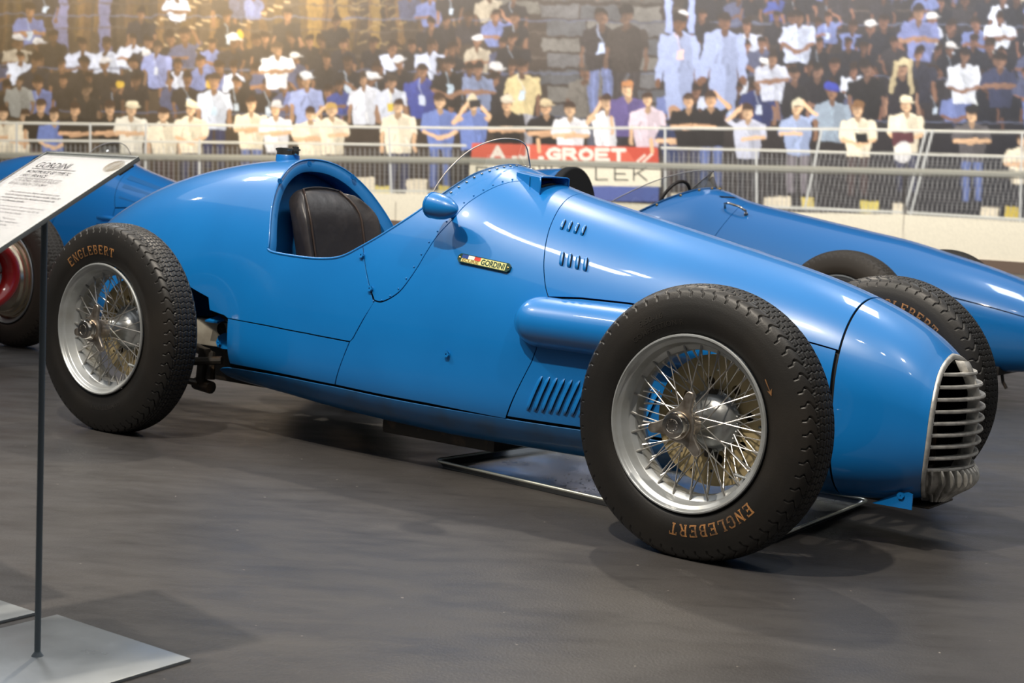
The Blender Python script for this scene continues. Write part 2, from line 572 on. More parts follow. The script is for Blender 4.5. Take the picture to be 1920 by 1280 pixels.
GORDINI = [
    (-3.060, .470, .400, .435, .020, 2.0, 2.0), (-3.040, .540, .340, .440, .095, 2.0, 2.0),
    (-2.990, .615, .285, .445, .155, 2.0, 2.1), (-2.900, .695, .240, .445, .215, 2.05, 2.2),
    (-2.740, .775, .210, .440, .270, 2.1, 2.4), (-2.530, .850, .185, .430, .312, 2.15, 2.7),
    (-2.300, .902, .168, .420, .338, 2.2, 3.0), (-2.050, .935, .155, .410, .352, 2.2, 3.3),
    (-1.800, .945, .142, .400, .360, 2.2, 3.6), (-1.500, .945, .122, .390, .364, 2.2, 3.8),
    (-1.250, .948, .110, .390, .362, 2.15, 3.8), (-1.050, .955, .104, .390, .356, 2.1, 3.8),
    (-.960, .934, .104, .390, .352, 2.1, 3.8), (-.900, .910, .104, .390, .349, 2.1, 3.8),
    (-.800, .880, .104, .390, .342, 2.1, 3.8), (-.567, .826, .104, .395, .322, 2.1, 3.8),
    (-.330, .773, .104, .400, .294, 2.15, 3.8), (-.130, .728, .104, .400, .268, 2.15, 3.8),
    (.040, .686, .106, .400, .244, 2.15, 3.6), (.185, .640, .110, .395, .224, 2.15, 3.4),
    (.300, .590, .118, .385, .204, 2.15, 3.0), (.370, .545, .130, .370, .186, 2.2, 2.8),
    (.420, .500, .145, .350, .170, 2.2, 2.6), (.460, .450, .165, .330, .150, 2.2, 2.4)]
B1 = Body(GORDINI)

# seam lines on the body, (x, v)
RIM = catmull([(-1.783, .643), (-1.755, .638), (-1.659, .636), (-1.539, .637), (-1.45, .645), (-1.373, .669),
               (-1.298, .699), (-1.219, .740), (-1.160, .785), (-1.117, .831), (-1.089, .873), (-1.056, .925), (-1.035, 1.0)], 5)
RIM_COWL = 26   # index of the corner at (-1.373, .669)
i0 = min(range(len(RIM)), key=lambda i: abs(RIM[i][0] + 1.373) + abs(RIM[i][1] - .669))
HOOP = catmull([(-1.915, 1.0), (-1.905, .93), (-1.880, .84), (-1.845, .76), (-1.810, .70), (-1.790, .665), (-1.783, .643)], 4)
COWL = catmull([(-1.283, .572), (-1.255, .571), (-1.215, .581), (-1.179, .598), (-1.141, .633), (-1.117, .667),
                (-1.095, .699), (-1.059, .738), (-1.039, .772), (-1.004, .813), (-.960, .871), (-.911, .935), (-.885, 1.0)], 5)
BONREAR = catmull([(-.774, 1.0), (-.770, .95), (-.764, .902), (-.749, .827), (-.735, .769), (-.711, .704), (-.684, .655), (-.665, .632)], 5)
FRONT = [(.184, 1.0), (.184, .8), (.184, .652), (.184, .49), (.184, .318), (.184, .2), (.184, .08), (.184, 0)]
LOUVL = [(-.665, .632), (-.680, .524), (-.727, .425), (-.781, .317)]
MIDL = [(-1.285, .567), (-1.323, .535), (-1.372, .489), (-1.405, .410), (-1.441, .323)]
SILL = catmull([(-2.036, .262), (-1.97, .290), (-1.759, .310), (-1.604, .319), (-1.441, .323), (-1.279, .321),
                (-1.067, .320), (-.781, .317), (-.532, .314), (-.1, .314), (.184, .314)], 3)
GRL = catmull([(.407, 1.0), (.412, .90), (.417, .781), (.423, .66), (.424, .55), (.421, .43), (.414, .33), (.400, .22), (.385, .12), (.378, 0.0)], 4)


def seg(line, xa, xb):
    lo, hi = min(xa, xb) - 1e-6, max(xa, xb) + 1e-6
    return [p for p in line if lo <= p[0] <= hi]


def build_body(B, car, blue, full=True, step=0.014):
    G = 0.0016 if full else 0.003
    # tail and cockpit side sheet
    tail = [(-3.06, 0.0), (-3.06, 1.0), (-2.5, 1.0), (-1.915, 1.0)] + HOOP[1:] + RIM[1:i0 + 1] + \
           [(-1.340, .628), (-1.312, .597), (-1.285, .567)] + [(-1.323, .535), (-1.372, .489)] + \
           [(-1.56, .4965), (-1.745, .4965), (-1.936, .4935), (-1.952, .500), (-2.03, .505), (-2.04, .53), (-2.11, .54),
            (-2.25, .565), (-2.42, .555), (-2.55, .49), (-2.62, .38), (-2.66, .25), (-2.69, 0.0)]
    B.panel('tail_panel', tail, blue, car, G, step=step)
    for side in ('right', 'left'):
        B.panel('lower_side_panel', [(-1.936, .4915), (-1.745, .4935), (-1.56, .4935), (-1.374, .486), (-1.405, .410), (-1.439, .331),
                                   (-1.604, .329), (-1.759, .322), (-1.943, .312)], blue, car, G, side, step)
    mid = COWL + [(-.83, 1.0)] + BONREAR + LOUVL[1:] + seg(SILL, -.79, -1.438)[::-1][0:0] + \
        [(-1.067, .328), (-1.279, .329), (-1.438, .331)] + [(-1.405, .410), (-1.372, .489), (-1.323, .535)]
    B.panel('scuttle_panel', mid, blue, car, G, step=step)
    B.panel('cowl_panel', RIM[i0:] + [(-.96, 1.0)] + COWL[::-1] + [(-1.312, .597), (-1.340, .628)], blue, car, G, step=step)
    bon = BONREAR[::-1] + [(-.4, 1.0)] + FRONT[:3] + [(-.05, .652), (-.412, .6515), (-.56, .643)]
    bon = BONREAR[::-1] + [(-.4, 1.0), (.0, 1.0)] + FRONT[:3] + [(-.05, .652), (-.412, .6515), (-.56, .643)]
    B.panel('bonnet', bon, blue, car, G, step=step)
    for side in ('right', 'left'):
        B.panel('louvred_side_panel', [(-.665, .630), (-.56, .641), (-.412, .6495), (.178, .6495), (.178, .324), (-.1, .322), (-.532, .322), (-.775, .325),
                                     (-.727, .425), (-.680, .524)], blue, car, G, side, step)
    nose = [(.187, 1.0), (.3, 1.0)] + GRL + [(.3, 0.0), (.187, 0.0), (.187, .2), (.187, .49), (.187, .7)]
    B.panel('nose_cowl', nose, blue, car, G, step=min(step, 0.012))
    B.panel('belly_pan', SILL + [(.184, .15), (.184, 0.0), (-1.0, 0.0), (-1.9, 0.0), (-2.0, .12)], M['belly'], car, G, step=0.02)
    # black structure seen through the joints
    liner = [(-2.62, 1.0), (-1.95, 1.0), (-1.90, .86), (-1.83, .72), (-1.80, .625)] + \
            [(p[0], p[1] - .02) for p in RIM[3:-6]] + [(-.99, 1.0), (.392, 1.0), (.395, .5), (.33, .22), (.30, 0.0), (-1.95, 0.0), (-1.98, .25), (-1.93, .46), (-2.05, .53), (-2.25, .58), (-2.5, .60), (-2.62, .62)]
    B.panel('inner_structure', liner, M['dark'], car, 0, step=0.03, off=0.012, thick=0)


# ------------------------------------------------------------------ wheels
def tyre_profile(R, n_tread=90, n_side=16):
    half = [(0, R), (.020, R - .0008), (.036, R - .003), (.048, R - .0075), (.0585, R - .0165), (.0645, R - .0275),
            (.0690, R - .040), (.0735, R - .058), (.0762, R - .078), (.0748, R - .094), (.0705, R - .108), (.066, .2235), (.060, .2180)]
    c = np.array(catmull(half, 24))
    d = np.r_[0, np.cumsum(np.hypot(*np.diff(c, axis=0).T))]
    br = d[np.argmin(np.abs(c[:, 1] - (R - .034)) + (c[:, 0] < .05))]
    s = np.r_[np.linspace(0, br, n_tread // 2, endpoint=False), np.linspace(br, d[-1], n_side)]
    h = np.c_[np.interp(s, d, c[:, 0]), np.interp(s, d, c[:, 1])]
    return np.r_[h[:0:-1] * [-1, 1], h], s


def bump01(p, w, e):
    """1 inside |p|<w, fades out over e"""
    return np.clip((w + e - np.abs(p)) / e, 0, 1)


def tyre_mesh(R, name, nt=1440, n_tread=100, n_side=18, NP=60):
    prof, s = tyre_profile(R, n_tread, n_side)
    th = np.arange(nt) / nt * 2 * PI
    Y, T = np.meshgrid(prof[:, 0], th)
    Rr = np.tile(prof[:, 1], (nt, 1))
    sgn = np.sign(Y)
    arc = np.tile(np.r_[-s[:0:-1], s], (nt, 1))
    aa = np.abs(arc)
    u = T * NP / (2 * PI)
    dep = np.zeros_like(Y)
    # shoulder lugs: curved notches running from the tread over the edge
    wave = 0.26 * np.sin((aa - .034) / .034 * 2 * PI) * (aa < .068) * (aa > .034)
    p = (u + wave + .25 * (sgn > 0)) % 1 - .5
    dep += .0062 * bump01(p, .050, .035) * bump01(aa - .0565, .0205, .003)
    # zigzag cross grooves over the tread
    tri = np.abs(((arc + .2) / .0235) % 1 - .5) * 2
    p = (u * 2 + .30 * tri) % 1 - .5
    dep = np.maximum(dep, .0040 * bump01(p, .045, .04) * bump01(aa, .040, .002))
    # stepped ribs
    q = (arc / .0128) % 1 - .5
    dep = np.maximum(dep, .0036 * bump01(q, .060, .05) * bump01(aa, .040, .002))
    # fine sipes
    zz = .0395 + .0035 * np.abs((u % 1) - .5) * 2
    dep = np.maximum(dep, .0034 * bump01(aa - zz, .0008, .0008))
    # fine rings below the shoulder
    for rr in (R - .046, R - .0495):
        dep += -.0007 * bump01(Rr - rr, .0007, .0008) * (aa > .05)
    Rd = Rr - dep
    V = np.stack([Rd * np.cos(T), Y, Rd * np.sin(T)], -1).reshape(-1, 3)
    m = prof.shape[0]
    i = np.arange(nt)[:, None]; j = np.arange(m - 1)[None]
    a = i * m + j; b = ((i + 1) % nt) * m + j
    Q = np.stack([a, a + 1, b + 1, b], -1).reshape(-1, 4)
    # flatten the patch on the ground is left to the wheel height
    return V, Q[:, ::-1]


def text_mesh(txt, size=1.0, bold=0.0, extrude=0.0, space=1.0, align='LEFT', shear=0.0):
    cu = bpy.data.curves.new('lettering', 'FONT')
    cu.body = txt; cu.size = size; cu.offset = bold; cu.extrude = extrude; cu.space_character = space
    cu.align_x = align; cu.shear = shear; cu.resolution_u = 3
    o = bpy.data.objects.new('lettering', cu)
    COL.objects.link(o)
    dg = bpy.context.evaluated_depsgraph_get()
    me = bpy.data.meshes.new_from_object(o.evaluated_get(dg))
    V = np.array([v.co[:] for v in me.vertices]).reshape(-1, 3)
    Fc = [tuple(p.vertices) for p in me.polygons]
    bpy.data.objects.remove(o); bpy.data.meshes.remove(me); bpy.data.curves.remove(cu)
    return V, Fc


SERIF = {  # slab letters drawn as bars in a 0..1 box: (x0,y0,x1,y1,width)
    'E': [(.16, 0, .16, 1, .22), (0, .06, .92, .06, .12), (0, .94, .92, .94, .12), (.16, .5, .62, .5, .12), (.86, 0, .86, .24, .12), (.86, .76, .86, 1, .12), (.60, .38, .60, .62, .10)],
    'N': [(.16, 0, .16, 1, .14), (.84, 0, .84, 1, .14), (.14, .97, .86, .03, .22), (0, .05, .34, .05, .10), (0, .95, .30, .95, .10), (.68, .95, 1, .95, .10)],
    'G': [(.14, .22, .14, .78, .22), (.14, .80, .34, .95, .16), (.32, .94, .72, .94, .12), (.70, .94, .90, .74, .14), (.14, .20, .34, .05, .16), (.32, .06, .72, .06, .12), (.70, .06, .88, .20, .14), (.86, .10, .86, .46, .18), (.58, .44, 1, .44, .10)],
    'L': [(.20, 0, .20, 1, .22), (0, .06, .90, .06, .12), (0, .94, .44, .94, .12), (.84, 0, .84, .30, .12)],
    'B': [(.18, 0, .18, 1, .22), (0, .06, .66, .06, .12), (0, .94, .62, .94, .12), (.18, .52, .66, .52, .12), (.62, .92, .80, .76, .16), (.80, .78, .66, .54, .16), (.66, .50, .88, .30, .16), (.86, .30, .64, .07, .18)],
    'R': [(.18, 0, .18, 1, .22), (0, .06, .38, .06, .12), (0, .94, .66, .94, .12), (.18, .50, .66, .50, .12), (.64, .92, .84, .74, .16), (.84, .76, .66, .52, .16), (.52, .50, .84, .06, .20), (.74, .06, 1, .06, .12)],
    'T': [(.5, 0, .5, 1, .22), (.28, .06, .72, .06, .12), (.04, .94, .96, .94, .12), (.08, .72, .08, 1, .12), (.92, .72, .92, 1, .12)],
}


def serif_text(word, h, pitch):
    """quads of slab-serif letters"""
    V = []; Fc = []
    for k, ch in enumerate(word):
        for x0, y0, x1, y1, w in SERIF[ch]:
            d = np.array([x1 - x0, y1 - y0]); L = np.linalg.norm(d); d = d / L
            nrm = np.array([-d[1], d[0]]) * w / 2
            n = max(1, int(L * 3))
            for i in range(n):
                a = np.array([x0, y0]) + d * L * i / n; b = np.array([x0, y0]) + d * L * (i + 1) / n
                q = [a - nrm, b - nrm, b + nrm, a + nrm]
                base = len(V)
                V += [(k * pitch + p[0] * h * .72, p[1] * h, 0) for p in q]
                Fc.append((base, base + 1, base + 2, base + 3))
    return np.array(V), Fc


def ring_text(V, Fc, r0, phi0, R, sgn, lift, m, name, parent, inner=False):
    """wrap flat lettering round the sidewall; phi0 start angle, runs clockwise as read; sgn -1 outer face"""
    prof, s = tyre_profile(R)
    h = prof[prof[:, 0] > 0.05]
    o = np.argsort(h[:, 1]); hr, hy = h[o, 1], h[o, 0]
    r = r0 + V[:, 1]
    ang = phi0 - V[:, 0] / (r0 + 0.012)
    y = np.interp(r, hr, hy) + lift
    if sgn < 0:
        W = np.stack([r * np.cos(ang), -y, r * np.sin(ang)], -1)
    else:
        W = np.stack([-r * np.cos(ang), y, r * np.sin(ang)], -1)
    return from_np(name, W, Fc, m, parent, False)


def rim_mesh():
    b = MB()
    b.lathe([(-.0665, .2225), (-.0705, .2235), (-.0740, .2215), (-.0745, .2180), (-.0715, .2150), (-.0665, .2138), (-.0630, .2110),
             (-.0600, .2040), (-.0570, .2015), (-.0300, .1985), (-.0265, .1950), (-.0210, .1835), (-.0150, .1820), (.0150, .1820),
             (.0210, .1835), (.0265, .1950), (.0300, .1985), (.0570, .2015), (.0600, .2040), (.0630, .2110), (.0665, .2138),
             (.0715, .2150), (.0745, .2180), (.0740, .2215), (.0705, .2235), (.0665, .2225),
             (.0600, .2160), (.0300, .2060), (-.0300, .2060), (-.0600, .2160), (-.0665, .2225)], 96)
    me_o = b.build('rim', M['rim'], None, 40)
    return me_o


def make_wheel(parent, loc, R, flip, tyre_o, rim_o, spoke_me, spin=0.0, steer=0.0, camber=0.0, detail=True, rubber=None):
    w = empty('wheel', loc, parent=parent)
    w.rotation_euler = (camber, 0, (PI if flip else 0) + steer)
    t = bpy.data.objects.new('tyre', tyre_o); COL.objects.link(t); t.parent = w
    t.rotation_euler = (0, spin, 0)
    r = bpy.data.objects.new('rim', rim_o); COL.objects.link(r); r.parent = w
    # hub, brake disc
    b = MB()
    b.lathe([(-.062, .001), (-.062, .030), (-.030, .029), (.000, .031), (.018, .036), (.030, .046), (.036, .058), (.040, .066), (.047, .068), (.052, .078), (.060, .078), (.060, .001)], 48)
    for k in range(24):
        a = k * PI / 12
        b.ball((.073 * math.cos(a), .050, .073 * math.sin(a)), .0045, 6)
    b.build('hub', M['alu'], w, 50)
    if detail:
        outer = [[(.165 * math.cos(k * PI / 48), .165 * math.sin(k * PI / 48)) for k in range(96)],
                 [(.062 * math.cos(k * PI / 16), .062 * math.sin(k * PI / 16)) for k in range(32)][::-1]]
        for k in range(8):
            a = k * PI / 4 + .2
            outer.append([(.098 * math.cos(a) + .0125 * math.cos(q * PI / 8), .098 * math.sin(a) + .0125 * math.sin(q * PI / 8)) for q in range(16)])
        for k in range(16):
            a = k * PI / 8
            rr = .146 if k % 2 else .128
            outer.append([(rr * math.cos(a) + .0048 * math.cos(q * PI / 5), rr * math.sin(a) + .0048 * math.sin(q * PI / 5)) for q in range(10)])
        V, F = fill_poly(outer, .02)
        n = len(V)
        V3 = np.c_[V[:, 0], np.full(n, .064), V[:, 1]]
        o = from_np('brake_disc', V3, F, M['disc'], w, False)
        md = o.modifiers.new('thickness', 'SOLIDIFY'); md.thickness = .010; md.offset = 1 if F is None else -1
        # caliper and backing
        c = MB()
        c.lathe([(.084, .001), (.084, .120), (.100, .125), (.100, .001)], 40)
        c.box((0.0, .078, .0), (.02, .02, .02))
        c.build('back_plate', M['oily'], w, 40)
        cal = MB()
        cal.box((-.110, .092, .065), (.050, .040, .080), Matrix.Rotation(-.54, 3, 'Y'), .006)
        cal.build('brake_caliper', M['oily'], w, 40)
    for k in range(24 * 3):
        row = k // 24
        j = k % 24
        a = 2 * PI * j / 24
        s_ = bpy.data.objects.new('spoke', spoke_me[row * 2 + j % 2]); COL.objects.link(s_); s_.parent = w
        s_.rotation_euler = (0, a + row * .065, 0)
    # knock-off nut with three ears
    kn = MB()
    poly = []
    for k in range(3):
        a0 = math.radians(72 + 120 * k)
        for da, rr in ((-.85, .043), (-.42, .046), (-.235, .062), (-.15, .082), (-.06, .089), (.06, .089), (.15, .082), (.235, .062), (.42, .046), (.85, .043)):
            poly.append((rr * math.cos(a0 + da), rr * math.sin(a0 + da)))
    kn.prism(poly, -.106, -.094)
    kn.lathe([(-.094, .036), (-.062, .030), (-.05, .030)], 32)
    o = kn.build('knock_off_nut', M['nut'], w, 30)
    md = o.modifiers.new('soft', 'BEVEL'); md.width = .003; md.segments = 2
    cp = MB()
    cp.lathe([(-.104, .0350), (-.110, .0355), (-.114, .0345), (-.115, .0320), (-.119, .0312), (-.130, .0305), (-.1335, .0285), (-.1345, .022), (-.1345, .0005)], 40)
    for k in range(10):
        a = k * PI / 5
        cp.ball((.013 * math.cos(a), -.1345, .013 * math.sin(a)), .0022, 6, (1, .4, 1))
    cp.lathe([(-.1350, .0175), (-.1362, .0168), (-.1350, .0160)], 32)
    cp.build('hub_cap', M['chrome'], w, 40)
    vs = MB()
    a = math.radians(-38)
    rv = .186
    vs.tube([(rv * math.cos(a), -.022, rv * math.sin(a)), ((rv - .008) * math.cos(a), -.036, (rv - .008) * math.sin(a)), ((rv - .016) * math.cos(a + .02), -.050, (rv - .016) * math.sin(a))], [.0042, .0036, .005], 10)
    vs.ball(((rv - .016) * math.cos(a + .02), -.052, (rv - .016) * math.sin(a)), .0052, 8)
    vs.build('tyre_valve', M['alu'], w, 40)
    return w


def spoke_meshes():
    out = []
    # (rim y, rim r, hub y, hub r, swing)
    for (ry, rr, hy, hr, sw) in ((-.0235, .1905, -.046, .0300, .42), (-.0080, .1825, .049, .0720, .40), (.0120, .1825, .049, .0720, -.38)):
        for sg in (1, -1):
            b = MB()
            a = sw * sg * (1.55 if hr < .05 else .62)
            hub = Vector((hr * math.cos(a), hy - .004 * sg, hr * math.sin(a)))
            rim = Vector((rr, ry, 0))
            b.tube([hub, hub.lerp(rim, .90)], .0017, 6)
            d = (rim - hub).normalized()
            b.tube([rim - d * .024, rim - d * .008, rim + d * .004], [.0024, .0034, .0046], 8)
            o = b.build('spoke', M['spoke'], None, 40)
            me = o.data
            bpy.data.objects.remove(o)
            out.append(me)
    return out
# ------------------------------------------------------------------ shared wheel pieces
def clamp_floor(V, zf):
    V = V.copy()
    low = V[:, 2] < -zf
    V[low, 2] = -zf - (V[low, 2] + zf) * -0.0
    near = np.clip((-V[:, 2] - zf + .03) / .03, 0, 1) * (np.abs(V[:, 0]) < .12)
    V[:, 1] *= 1 + .035 * near
    return V


def tyre_data(R, zf, name, **k):
    V, Q = tyre_mesh(R, name, **k)
    o = fast_quads(name, clamp_floor(V, zf), Q, M['rubber'] if k.get('nt', 1200) > 600 else M['rubber_old'], None, True)
    me = o.data
    bpy.data.objects.remove(o)
    return me


def scaled_rim():
    o = rim_mesh()
    me = o.data
    for v in me.vertices:
        v.co.x *= .982; v.co.z *= .982
    bpy.data.objects.remove(o)
    return me


RF, RR, ZF, ZR = .341, .353, .333, .345
TY_F = tyre_data(RF, ZF, 'tyre')
TY_R = tyre_data(RR, ZR, 'tyre')
TY_B = tyre_data(.335, .329, 'tyre', nt=480, n_tread=44, n_side=14)
RIM_ME = scaled_rim()
SPK = spoke_meshes()

# ------------------------------------------------------------------ the blue racing car in front
TH = math.radians(36.777)
car = empty('racing_car', (0.81255, 4.09391, 0), -TH)
tag(car, 'large blue open-wheel racing car in the foreground with silver slatted nose grille and wire wheels', 'racing car')
build_body(B1, car, M['blue'], True, 0.0105)


def on(x, v, lift=0.0):
    return B1.pt(x, v, lift)


# headrest fairing: rolled hoop edge, recessed bulkhead
def hoop_pts(off, dx=0.0):
    pts = []
    for x, v in HOOP[::-1]:
        p = B1.S(x, v, off); pts.append((p[0] + dx, p[1], p[2]))
    full = pts + [(p[0], -p[1], p[2]) for p in pts[::-1][1:]]
    return full


h0 = hoop_pts(.001); h1 = hoop_pts(.040, -.004); h2 = hoop_pts(.046, -.075)
V = h0 + h1 + h2
n = len(h0)
Fc = [(i, i + 1, n + i + 1, n + i) for i in range(n - 1)] + [(n + i, n + i + 1, 2 * n + i + 1, 2 * n + i) for i in range(n - 1)]
o = from_np('headrest_rim', V, Fc, M['interior'], car, 40)
o.modifiers.new('sheet', 'SOLIDIFY').thickness = .003
# bulkhead sheet behind the seat
bk = [(p[1], p[2]) for p in h2]
zb0 = min(p[2] for p in h2)
bk = bk + [(-bk[0][0] * -1 * -1 * -1, .30)] if False else bk + [(bk[-1][0], .32), (bk[0][0], .32)]
Vb, Fb = fill_poly([bk], .03)
hx = lambda y, z: -1.862 - .30 * max(0.0, z - .64)
o = from_np('bulkhead', [(hx(a, b) - .045 * (1 - (a / .33) ** 2), a, b) for a, b in Vb], Fb, M['interior'], car, True)
o.modifiers.new('sheet', 'SOLIDIFY').thickness = .003
mb = MB()
rl = [tuple(B1.S(x, v, .001) + np.array([.001, 0, 0])) for x, v in HOOP[::-1]]
rl = rl + [(p[0], -p[1], p[2]) for p in rl[::-1][1:]]
mb.tube(rl, .0035, 8).build('headrest_edge', M['blue'], car, True)
# rolled cockpit edge
rr = [tuple(B1.S(x, v, .001)) for x, v in RIM]
rr = rr + [(p[0], -p[1], p[2]) for p in rr[::-1][1:]]
MB().tube(rr, .0042, 8).build('cockpit_edge', M['blue'], car, True)


def bolt(p, nrm, r, m, parent, name='bolt'):
    b = MB()
    q = Vector(nrm).to_track_quat('Z', 'Y').to_matrix()
    b.lathe([(0, r), (.25 * r, r), (.45 * r, .86 * r), (.5 * r, .01)], 14, 'z', p, q)
    b.lathe([(.4 * r, .52 * r), (.9 * r, .50 * r), (1.05 * r, .34 * r), (1.08 * r, .01)], 6, 'z', p, q)
    return b.build(name, m, parent, 30)


for y, z, x in ((-.268, .745, -1.835), (-.210, .862, -1.870), (-.045, .925, -1.898), (.155, .888, -1.880), (.285, .740, -1.835)):
    bolt((x + .004, y, z), (1, 0, .15), .0065, M['blue'], car)
for x, v in ((-1.362, .650), (-1.302, .592), (-.985, .492)):
    bolt(on(x, v, .001), B1.nrm(x, v), .0085, M['blue'], car)

# inside of the cockpit: side trims and floor so the opening has depth
Vt = []; Ft = []
for k, xx in enumerate(np.linspace(-1.93, -1.0, 16)):
    for s_ in (-1, 1):
        for zz in (.60, .30):
            p = B1.S(xx, .60 if zz > .5 else .40, .030)
            Vt.append((xx, s_ * abs(p[1]), min(zz, p[2])))
for k in range(15):
    b0 = k * 4
    Ft += [(b0, b0 + 1, b0 + 5, b0 + 4), (b0 + 2, b0 + 6, b0 + 7, b0 + 3), (b0 + 1, b0 + 3, b0 + 7, b0 + 5)]
from_np('cockpit_liner', Vt, Ft, M['interior'], car, 40)

# seat: back squab with side bolsters and piping
def seat_back():
    Vs = []; Fs = []
    nu, nv = 33, 22
    for layer in (0, 1):
        for j in range(nv):
            t = j / (nv - 1)
            z = .30 + .545 * t
            w = .150 + .034 * math.sin(min(1, t * 1.3) * PI / 2) - .055 * max(0, (t - .82) / .18) ** 2
            zc = z
            for i in range(nu):
                u = -1 + 2 * i / (nu - 1)
                y = u * w
                bol = .045 * max(0, (abs(u) - .62) / .38) ** 1.4      # bolsters come forward
                crown = -.055 * max(0, t - .80) / .2 * (max(0, t - .80) / .2)
                x = -1.700 - .215 * (z - .30) + bol + crown - .010 * math.cos(u * PI / 2)
                edge = min(1, (1 - abs(u)) / .10) * min(1, (1 - t) / .06 + .0)
                thick = .030 + .050 * math.sqrt(max(0, min(1, edge)))
                zz = zc - .020 * abs(u) ** 2.2 * (t > .5) * (t - .5) * 2
                Vs.append((x - (thick if layer else 0), y, zz))
    N = nu * nv
    for j in range(nv - 1):
        for i in range(nu - 1):
            a = j * nu + i
            Fs.append((a, a + 1, a + nu + 1, a + nu)); Fs.append((N + a, N + a + nu, N + a + nu + 1, N + a + 1))
    for i in range(nu - 1):
        a = (nv - 1) * nu + i
        Fs.append((a, a + 1, N + a + 1, N + a)); Fs.append((i, N + i, N + i + 1, i + 1))
    for j in range(nv - 1):
        a = j * nu
        Fs.append((a, a + nu, N + a + nu, N + a)); a += nu - 1
        Fs.append((a, N + a, N + a + nu, a + nu))
    return Vs, Fs, nu, nv


Vs, Fs, nu, nv = seat_back()
seat = empty('seat', parent=car)
o = from_np('seat_back', Vs, Fs, M['leather'], seat, True)
bm = bmesh.new(); bm.from_mesh(o.data); bmesh.ops.recalc_face_normals(bm, faces=bm.faces); bm.to_mesh(o.data); bm.free()
md = o.modifiers.new('soft', 'SUBSURF'); md.levels = md.render_levels = 1
for ui in (5, nu - 6):
    pts = [Vector(Vs[j * nu + ui]) + Vector((.003, 0, 0)) for j in range(nv)]
    MB().tube(pts, .0040, 8).build('seat_piping', M['leather_edge'], seat, True)
pts = [Vector(Vs[(nv - 1) * nu + i]) + Vector((.0, 0, .001)) for i in range(5, nu - 5)]
MB().tube(pts, .0034, 8).build('seat_piping', M['leather'], seat, True)
MB().box((-1.55, 0, .30), (.36, .36, .10), None, .03).build('seat_cushion', M['leather'], seat, 40)

# steering wheel behind the screen
sw = empty('steering_wheel', (-1.27, 0, .665), parent=car)
sw.rotation_euler = (0, math.radians(-68), 0)
bb = MB()
bb.bm.free(); bb.bm = bmesh.new()
ring = [(.16 * math.cos(t), .16 * math.sin(t), 0) for t in np.linspace(0, 2 * PI, 49)]
MB().tube(ring, .011, 10, False).build('steering_rim', M['leather_edge'], sw, True)
sp = MB()
for k in range(4):
    a = PI / 4 + k * PI / 2
    sp.tube([(0, 0, -.02), (.165 * math.cos(a), .165 * math.sin(a), 0)], .006, 6)
sp.lathe([(-.20, .014), (-.02, .014), (-.02, .035), (.0, .035), (.002, .001)], 20, 'z')
sp.build('steering_spokes', M['alu'], sw, 40)
# dashboard
pd = [(p[1], p[2]) for p in [B1.S(-1.06, v, .02) for v in np.linspace(.45, 1.0, 16)]]
pd = pd + [(-a, b) for a, b in pd[::-1][1:]]
MB().prism(pd, -1.075, -1.065, 'x').build('dashboard', M['interior'], car, 30)

# windscreen: curved clear sheet rising from the cowl
def screen(B, rim_line, y_half, rise, back, top_x, name, parent, n=41, m=9, edge=.0022, shape=.60, side=0.0):
    """rim_line gives the base (x,v); the sheet rises and narrows to an arch"""
    base = []
    for t in np.linspace(-1, 1, n):
        s_ = abs(t)
        L = np.array(rim_line)
        d = np.r_[0, np.cumsum(np.hypot(np.diff(L[:, 0]), np.diff(L[:, 1]) * VS))]; d /= d[-1]
        x = np.interp(1 - s_, d, L[:, 0]); v = np.interp(1 - s_, d, L[:, 1])
        p = B.S(x, v, -.003)
        base.append((x, p[1] * (1 if t < 0 else -1), p[2]))
    V = []
    for j in range(m):
        q = j / (m - 1)
        for i, t in enumerate(np.linspace(-1, 1, n)):
            h = rise * max(0.0, 1 - abs(t) ** 2.2) ** shape * (1 + side * abs(t) ** 1.5)
            b = base[i]
            V.append((b[0] - back * h / rise * q * (1 - .35 * q) - .0, b[1] * (1 + .10 * h / rise * q), b[2] + h * q))
    F = [(j * n + i, j * n + i + 1, (j + 1) * n + i + 1, (j + 1) * n + i) for j in range(m - 1) for i in range(n - 1)]
    ws = empty(name, parent=parent)
    from_np('screen_sheet', V, F, M['perspex'], ws, True)
    MB().tube([V[(m - 1) * n + i] for i in range(n)], edge, 6).build('screen_edge', M['perspex_edge'], ws, True)
    return ws, base


SCR = [p for p in RIM if p[0] > -1.185 and p[1] > .76]
SCR = [(p[0] + .016, p[1]) for p in SCR]
ws, base = screen(B1, SCR, .2, .080, .050, 0, 'windscreen', car)
# rivets under the screen and along the cowl joint
rv = MB()
cs = np.array([(p[0] + .026, p[1]) for p in RIM if p[1] > .76 and p[0] > -1.2])
dd = np.r_[0, np.cumsum(np.hypot(np.diff(cs[:, 0]), np.diff(cs[:, 1]) * VS))]
for t in np.arange(.005, dd[-1], .0265):
    x, v = np.interp(t, dd, cs[:, 0]), np.interp(t, dd, cs[:, 1])
    p = on(x, v, .0012)
    for s_ in (1, -1):
        rv.ball((p.x, p.y * s_, p.z), .0046, 8, (1, 1, .8))
rv.build('screen_screws', M['chrome'], car, True)['kind'] = 'stuff'
rv = MB()
cs = np.array([(p[0] - .013, p[1]) for p in COWL])
dd = np.r_[0, np.cumsum(np.hypot(np.diff(cs[:, 0]), np.diff(cs[:, 1]) * VS))]
for t in np.arange(.01, dd[-1], .0330):
    x, v = np.interp(t, dd, cs[:, 0]), np.interp(t, dd, cs[:, 1])
    p = on(x, v, .0006)
    for s_ in (1, -1):
        rv.ball((p.x, p.y * s_, p.z), .0030, 8)
rv.build('cowl_rivets', M['blue'], car, True)['kind'] = 'stuff'

